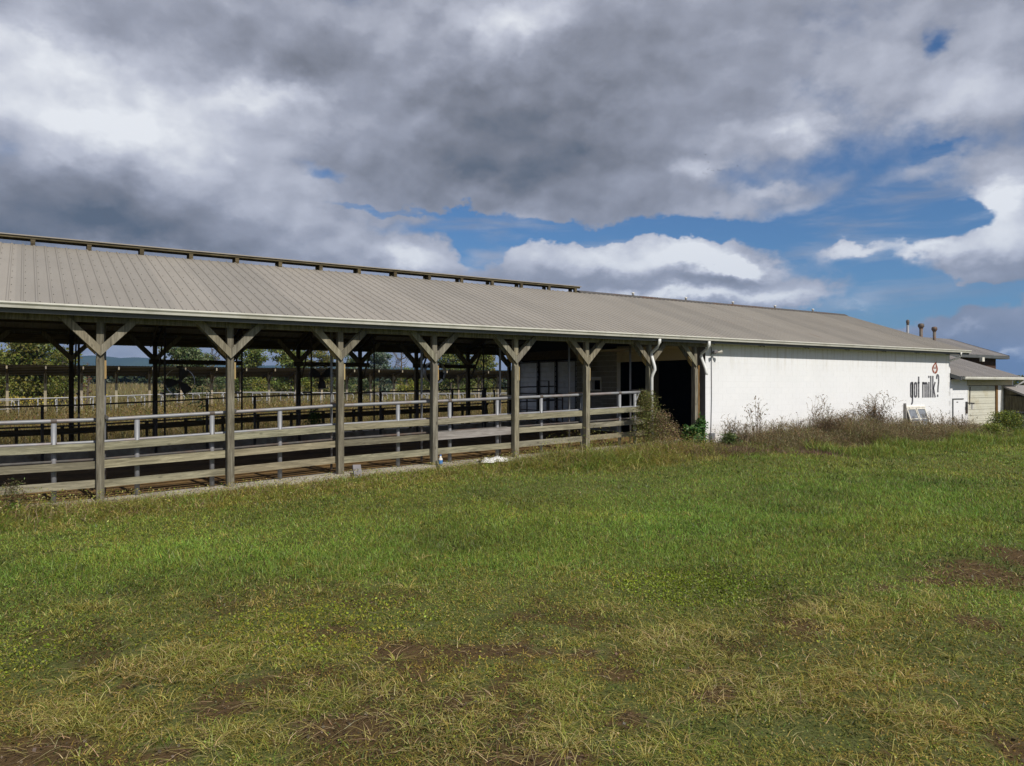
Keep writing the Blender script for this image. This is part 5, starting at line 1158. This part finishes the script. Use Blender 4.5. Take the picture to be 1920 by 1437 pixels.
leafy('green_bush', 67, 1.15, .85, 6500, [(.16, .20, .035), (.24, .26, .04), (.10, .14, .03)], .035, gl(1890, -1.9), 'rounded yellow green bush at the foot of the lean-to shed', 'bush', 20, ((.08, .07, .04),), .5)
leafy('green_bush', 68, .65, .55, 2500, [(.17, .22, .04), (.24, .26, .05)], .03, gl(1862, -2.3), 'smaller yellow green bush beside the garage door', 'bush', 10, ((.08, .07, .04),), .5)
leafy('weed_bush', 69, .75, .30, 900, [(.16, .12, .07), (.12, .10, .05), (.14, .17, .05)], .022, gl(24, -.75), 'twiggy brown weed by the kerb at the left edge', 'weed', 16, ((.15, .12, .08),), .35)
leafy('broadleaf_plant', 70, .30, .16, 120, [(.16, .26, .03), (.12, .22, .03)], .045, gl(27, -.95), 'small bright green leaves below the twiggy weed at the left edge', 'plant', 5, ((.10, .14, .04),), .5)
rng = np.random.default_rng(5)
# young tree of heaven growing at the rear posts, and a vine
def frond_plant(px, y, H, n, label, seed):
    rng = np.random.default_rng(seed); x = WX(px, y); z = zf(min(x, 17))-.1 if y < 11.5 else float(gz(x, y)); parts = []
    rt = tag(link('sapling', None, None, (x, y, z)), label, 'sapling')
    m = MB(); m.tube([(0, 0, 0), (.03, 0, H*.5), (0, .02, H)], [.022, .016, .008], 6); obj('trunk', m, W_DARKZ, rt, (x, y, z))
    LP = []
    for i in range(n):
        a = rng.uniform(0, 6.283); h0 = H*rng.uniform(.35, 1.0); L = rng.uniform(.5, .85)
        for j in range(1, 11):
            t = j/10
            for sg in (-1, 1): LP.append((math.cos(a)*L*t-math.sin(a)*.07*sg, math.sin(a)*L*t+math.cos(a)*.07*sg, h0+.18*t-.35*t*t))
    LP = np.array(LP); v, l, s3, c = leaves(LP, .06, jitter(np.tile([(.05, .11, .025)], (len(LP), 1)), len(LP), .25, rng), rng, .4, 1.0)
    link('foliage', raw_mesh('foliage', v, l, s3, c, [LEAFM]), rt, (x, y, z))
frond_plant(380, 11.9, 2.2, 12, 'dark leafed young sapling with long fronds beside the leftmost fan', 71)
leafy('vine', 72, 1.35, .35, 700, [(.07, .14, .025), (.10, .18, .03)], .045, (WX(592, 9.0), 9.0, zf(WX(592, 9.0))), 'green climbing vine under the guarded fan', 'vine', 8, ((.08, .10, .04),), .5)
leafy('vine', 73, .6, .3, 350, [(.07, .14, .025), (.10, .18, .03)], .045, (WX(378, 9.2), 9.2, zf(WX(378, 9.2))), 'low green vine on the timber rail behind the second front post', 'vine', 6, ((.08, .10, .04),), .5)

# ---------------------------------------------------------------- field behind the barn
FC = [(.19, .135, .05), (.24, .17, .06), (.16, .13, .035), (.27, .205, .08), (.19, .105, .05), (.22, .19, .035), (.09, .105, .025)]
def field_pts(n, y0, y1, xf0, xf1, seed, pw=1.0):
    rng = np.random.default_rng(seed); y = y0+(y1-y0)*rng.random(n)**pw
    a0 = CAM[0]+(y-CAM[1])*xf0; a1 = CAM[0]+(y-CAM[1])*xf1; x = a0+(a1-a0)*rng.random(n); return x, y, rng
def field(n, y0, y1, hmean, W, seed, pw=1.4, lean=(.1, .8), cols=FC, leafn=0, lsz=.03):
    x, y, rng = field_pts(n, y0, y1, -.22, 1.25, seed, pw); k = ~((y > 50) & (y < 51.2)); x, y = x[k], y[k]; n = len(x)
    nn1 = fbm(x, y, .16, 70); nn2 = fbm(x, y, .5, 75); cols = np.array(cols)
    w = np.stack([np.ones(n), .8+nn1*0, .5+1.6*(nn1 < .45), .5+1.2*(nn2 > .55), .5*(nn2 < .45)+.2, .3+1.2*(nn1 > .56), .35+1.0*(nn2 < .4)], 1); c, _ = pal(cols, w)
    H = hmean*(.5+1.0*nn2)*(.5+.7*rng.random(n)); parts = [ribbons(np.stack([x, y, gz(x, y)-.03], 1), H, W, rng.uniform(0, 6.283, n), rng.uniform(*lean, n), jitter(c, n, .25, rng), 3, rng)]
    if leafn:
        j = rng.integers(0, n, leafn); s_ = rng.random(leafn)**.7; P = np.stack([x[j]+rng.normal(0, .08, leafn), y[j]+rng.normal(0, .08, leafn), gz(x[j], y[j])+H[j]*s_*.95], 1)
        parts.append(leaves(P, lsz*(.6+.8*rng.random(leafn)), jitter(c[j], leafn, .3, rng), rng, .5))
    return parts
parts = field(30000, 12.2, 24, 1.0, .014, 81, 1.0, leafn=45000, lsz=.028) + field(34000, 22, 50, .85, .03, 82, 1.3, leafn=26000, lsz=.06) + field(42000, 48, 210, .75, .085, 83, 1.5, cols=[(.21, .17, .075), (.25, .20, .09), (.19, .17, .06), (.26, .21, .10), (.22, .15, .08), (.20, .19, .06), (.13, .14, .045)])
veg('dry_field_weeds', parts, GRASSM, 'tall dry tan and olive weeds filling the field behind the barn')
rng = np.random.default_rng(90); n = 500; x = rng.normal(hx(10, 75), 3, n); y = rng.normal(61, 2.5, n)
veg('yellow_flowers', [leaves(np.stack([x, y, gz(x, y)+.7+.6*rng.random(n)], 1), .09, jitter(np.tile([(.40, .32, .05)], (n, 1)), n, .2, rng), rng, .8)], LEAFM, 'patch of yellow flowers under the shelter end at the left')

# ---------------------------------------------------------------- trees
BARK = wood('bark', (.06, .05, .04), (.12, .10, .08), (.20, .17, .14), 2, .2)
def tree(px, D, ptop, wpx, label, cols, seed, style='round', nleaf=5000, name='broadleaf_tree', group=None, pbase=None):
    nleaf = int(nleaf*(1.5 if style != 'bare' and nleaf < 9000 else 1))
    rng = np.random.default_rng(seed); rnd = random.Random(seed); x = hx(px, D); y = D-16.59; Z = ZD(x, y); z0_ = float(gz(x, y))-.2
    H = CAM[2]+(HY-ptop)*Z/F-z0_; R_ = wpx/2*Z/F
    rt = tag(link(name, None, None, (x, y, z0_)), label, 'tree', group)
    m = MB(); lim = []
    tr_ = max(.10, H*.022)
    m.tube([(0, 0, 0), (rnd.uniform(-.1, .1), 0, H*.3), (rnd.uniform(-.3, .3), rnd.uniform(-.3, .3), H*.62), (0, 0, H*.9)], [tr_*1.2, tr_, tr_*.6, tr_*.15], 7)
    cents = []
    nl = 13 if style != 'bare' else 20
    for i in range(nl):
        a = rnd.uniform(0, 6.283); h0 = H*rnd.uniform(.16, .78); 
        fr = {'round': math.sin(min(1, max(.12, (h0/H)*1.05))*math.pi)**.55, 'cone': 1.15-h0/H, 'pine': .55+.6*rnd.random(), 'bare': .9}[style]
        L = R_*fr*rnd.uniform(.7, 1.05); tip = (math.cos(a)*L, math.sin(a)*L, h0+L*({'round': .45, 'cone': .1, 'pine': .25, 'bare': .8}[style])); mid = (math.cos(a)*L*.5, math.sin(a)*L*.5, h0+L*.15)
        m.tube([(0, 0, h0), mid, tip], [tr_*.42, tr_*.25, tr_*.07], 5); cents += [tip, mid, tuple((p+q_)/2 for p, q_ in zip(tip, mid))]
        if style == 'bare':
            for j in range(6):
                t = rnd.uniform(.4, 1); b0 = tuple(mid[k]+(tip[k]-mid[k])*t for k in range(3)); m.tube([b0, (b0[0]+rnd.uniform(-.5, .5), b0[1]+rnd.uniform(-.5, .5), b0[2]+rnd.uniform(.3, .9))], [.03, .01], 4)
    obj('trunk', m, BARK, rt, (x, y, z0_))
    cents += [(0, 0, H*.9), (0, 0, H*.8), (R_*.2, 0, H*.7)]
    extra = []
    for i in range(26):
        a = rnd.uniform(0, 6.283); t = rnd.uniform(.10, .96); fr = {'round': math.sin(min(.97, max(.14, t))*math.pi)**.6, 'cone': 1.1-t, 'pine': .7, 'bare': .5}[style]; rr = R_*fr*rnd.uniform(.35, .92); extra.append((math.cos(a)*rr, math.sin(a)*rr, H*t))
    cents = np.array(cents+extra); sig = R_*np.array([.17, .17, .10 if style != 'pine' else .06])
    k = rng.integers(0, len(cents), nleaf); P = cents[k]+rng.normal(0, 1, (nleaf, 3))*sig*rng.uniform(.6, 1.3, (len(cents), 1))[k]; P[:, 2] = np.clip(P[:, 2], .15, H*1.02)
    cols = np.array(cols); c = jitter(cols[(k*7) % len(cols)], nleaf, .30, rng); sz = np.minimum(R_*.068, .19)*rng.uniform(.5, 1.3, nleaf)*(1 if style != 'bare' else .5)
    v, l, s3, c = leaves(P, sz, c, rng, .6); link('crown', raw_mesh('crown', v, l, s3, c, [LEAFM]), rt, (x, y, z0_)); return rt
OL = [(.17, .195, .035), (.20, .20, .04), (.12, .15, .03), (.15, .155, .035)]; GG = [(.115, .15, .06), (.15, .19, .07), (.085, .12, .04)]; PG = [(.14, .18, .035), (.18, .20, .045), (.10, .135, .03)]; YG = [(.25, .28, .04), (.19, .24, .04), (.30, .27, .05)]; BG = [(.13, .18, .12), (.18, .22, .15), (.10, .13, .09)]
tree(70, 100, 622, 140, 'big olive green tree at the left behind the feed shelter', OL, 101, 'round', 16000)
tree(14, 118, 690, 70, 'yellow green small tree at the left edge behind the feed shelter', YG, 102, 'round', 2500)
tree(118, 92, 650, 50, 'narrow olive tree on the right side of the big left tree', OL, 103, 'round', 2200)
tree(163, 95, 674, 22, 'small rusty leaved treetop left of the first front post', [(.22, .10, .05), (.16, .09, .04), (.12, .11, .04)], 104, 'round', 900)
tree(345, 105, 645, 96, 'rounded grey green tree behind the leftmost fan', GG, 105, 'round', 7500)
tree(396, 112, 644, 40, 'nearly bare tree with twisted branches beside the second front post', [(.14, .12, .05)], 106, 'bare', 450)
tree(470, 108, 645, 62, 'olive green tree right of the second front post', PG, 107, 'round', 3500)
tree(545, 108, 640, 84, 'airy pine with tiered branches right of the gap of sky', PG, 108, 'pine', 4500, 'pine_tree')
tree(600, 112, 650, 60, 'yellowish pine behind the guarded fan', [(.14, .15, .03), (.17, .16, .04)], 109, 'pine', 3000, 'pine_tree')
tree(652, 116, 658, 50, 'dark green tree behind the third front post', GG, 110, 'round', 2600)
tree(713, 112, 650, 58, 'blue green tree with pale leaves between the third and fourth front posts', BG, 111, 'round', 4000)
tree(752, 118, 648, 42, 'bare branched tree with few yellow leaves', [(.25, .22, .03)], 112, 'bare', 350)
tree(762, 104, 688, 42, 'bright yellow green low tree under the bare branches', YG, 113, 'round', 1800)
tree(846, 112, 645, 84, 'broad dark green tree right of the fourth front post', PG, 114, 'round', 5500)
tree(903, 110, 655, 56, 'olive tree at the right end of the open view', OL, 115, 'round', 3500)
tree(960, 120, 700, 60, 'low grey green tree before the far end of the feed shelter', BG, 116, 'round', 2000)
for i, (px, pt_, w_, cc, lb) in enumerate([(445, 702, 50, PG, 'under the shelter right of the second front post'), (487, 706, 44, YG, 'left of the airy pine'), (530, 700, 60, PG, 'at the foot of the airy pine'), (585, 704, 50, YG, 'below the yellowish pine'), (640, 700, 56, PG, 'left of the third front post'), (688, 704, 46, GG, 'below the blue green tree'), (800, 700, 50, YG, 'left of the fourth front post'), (870, 698, 60, PG, 'at the foot of the broad dark green tree'), (925, 698, 50, YG, 'at the foot of the rightmost olive tree'), (405, 706, 40, GG, 'under the bare twisted tree')]):
    tree(px, 122, pt_, w_, 'low round bush in the far hedge, '+lb, cc, 130+i, 'round', 1300, 'hedge_bush')
# right edge tree behind the shed
tree(1912, 70, 705, 60, 'small green tree behind the annex at the right edge', PG, 150, 'round', 2500)
# far wood as one mass
rng = np.random.default_rng(160); n = 26000; pxs = rng.uniform(-150, 330, n); Dd = rng.uniform(250, 290, n); X_ = tX(pxs, Dd)+CAM[0]; Y_ = Dd-16.59
top = 700+6*np.sin(pxs*.05)+5*np.sin(pxs*.13+1); Zs = .8363*Dd+.5483*(X_-CAM[0]); hz = CAM[2]+(HY-top)*Zs/F; zg = gz(X_, Y_); zz = zg+(hz-zg)*rng.random(n)**.7
veg('far_wood', [leaves(np.stack([X_, Y_, zz], 1), .75, jitter(np.tile([(.045, .06, .025)], (n, 1)), n, .3, rng), rng, .7)], LEAFM, 'dark distant wood along the field edge at the left')
n = 26000; pxs = rng.uniform(300, 1000, n); Dd = rng.uniform(330, 380, n); X_ = tX(pxs, Dd)+CAM[0]; Y_ = Dd-16.59
top = 706+4*np.sin(pxs*.04)+4*np.sin(pxs*.11+1); Zs = .8363*Dd+.5483*(X_-CAM[0]); hz = CAM[2]+(HY-top)*Zs/F; zg = gz(X_, Y_); zz = zg+(hz-zg)*rng.random(n)**.7
veg('far_wood', [leaves(np.stack([X_, Y_, zz], 1), 1.1, jitter(np.tile([(.05, .07, .03)], (n, 1)), n, .3, rng), rng, .7)], LEAFM, 'dark distant wood behind the hedge trees in the middle')

# ---------------------------------------------------------------- haze: one even box of air round everything
hb_ = MB().box(-4300, 10000, -1500, 4700, -8, 300)
hzm = bpy.data.materials.new('haze_air'); hzm.use_nodes = True; t = hzm.node_tree; t.nodes.clear()
vo = t.nodes.new('ShaderNodeVolumePrincipled'); vo.inputs['Color'].default_value = (.22, .48, .96, 1); vo.inputs['Density'].default_value = 1.5e-4; vo.inputs['Anisotropy'].default_value = .2
t.links.new(vo.outputs[0], t.nodes.new('ShaderNodeOutputMaterial').inputs['Volume'])
import os
if not os.environ.get('NOHAZE'):
    tag(obj('haze', hb_, hzm), 'thin bluish air over the fields and hills', kind='stuff')
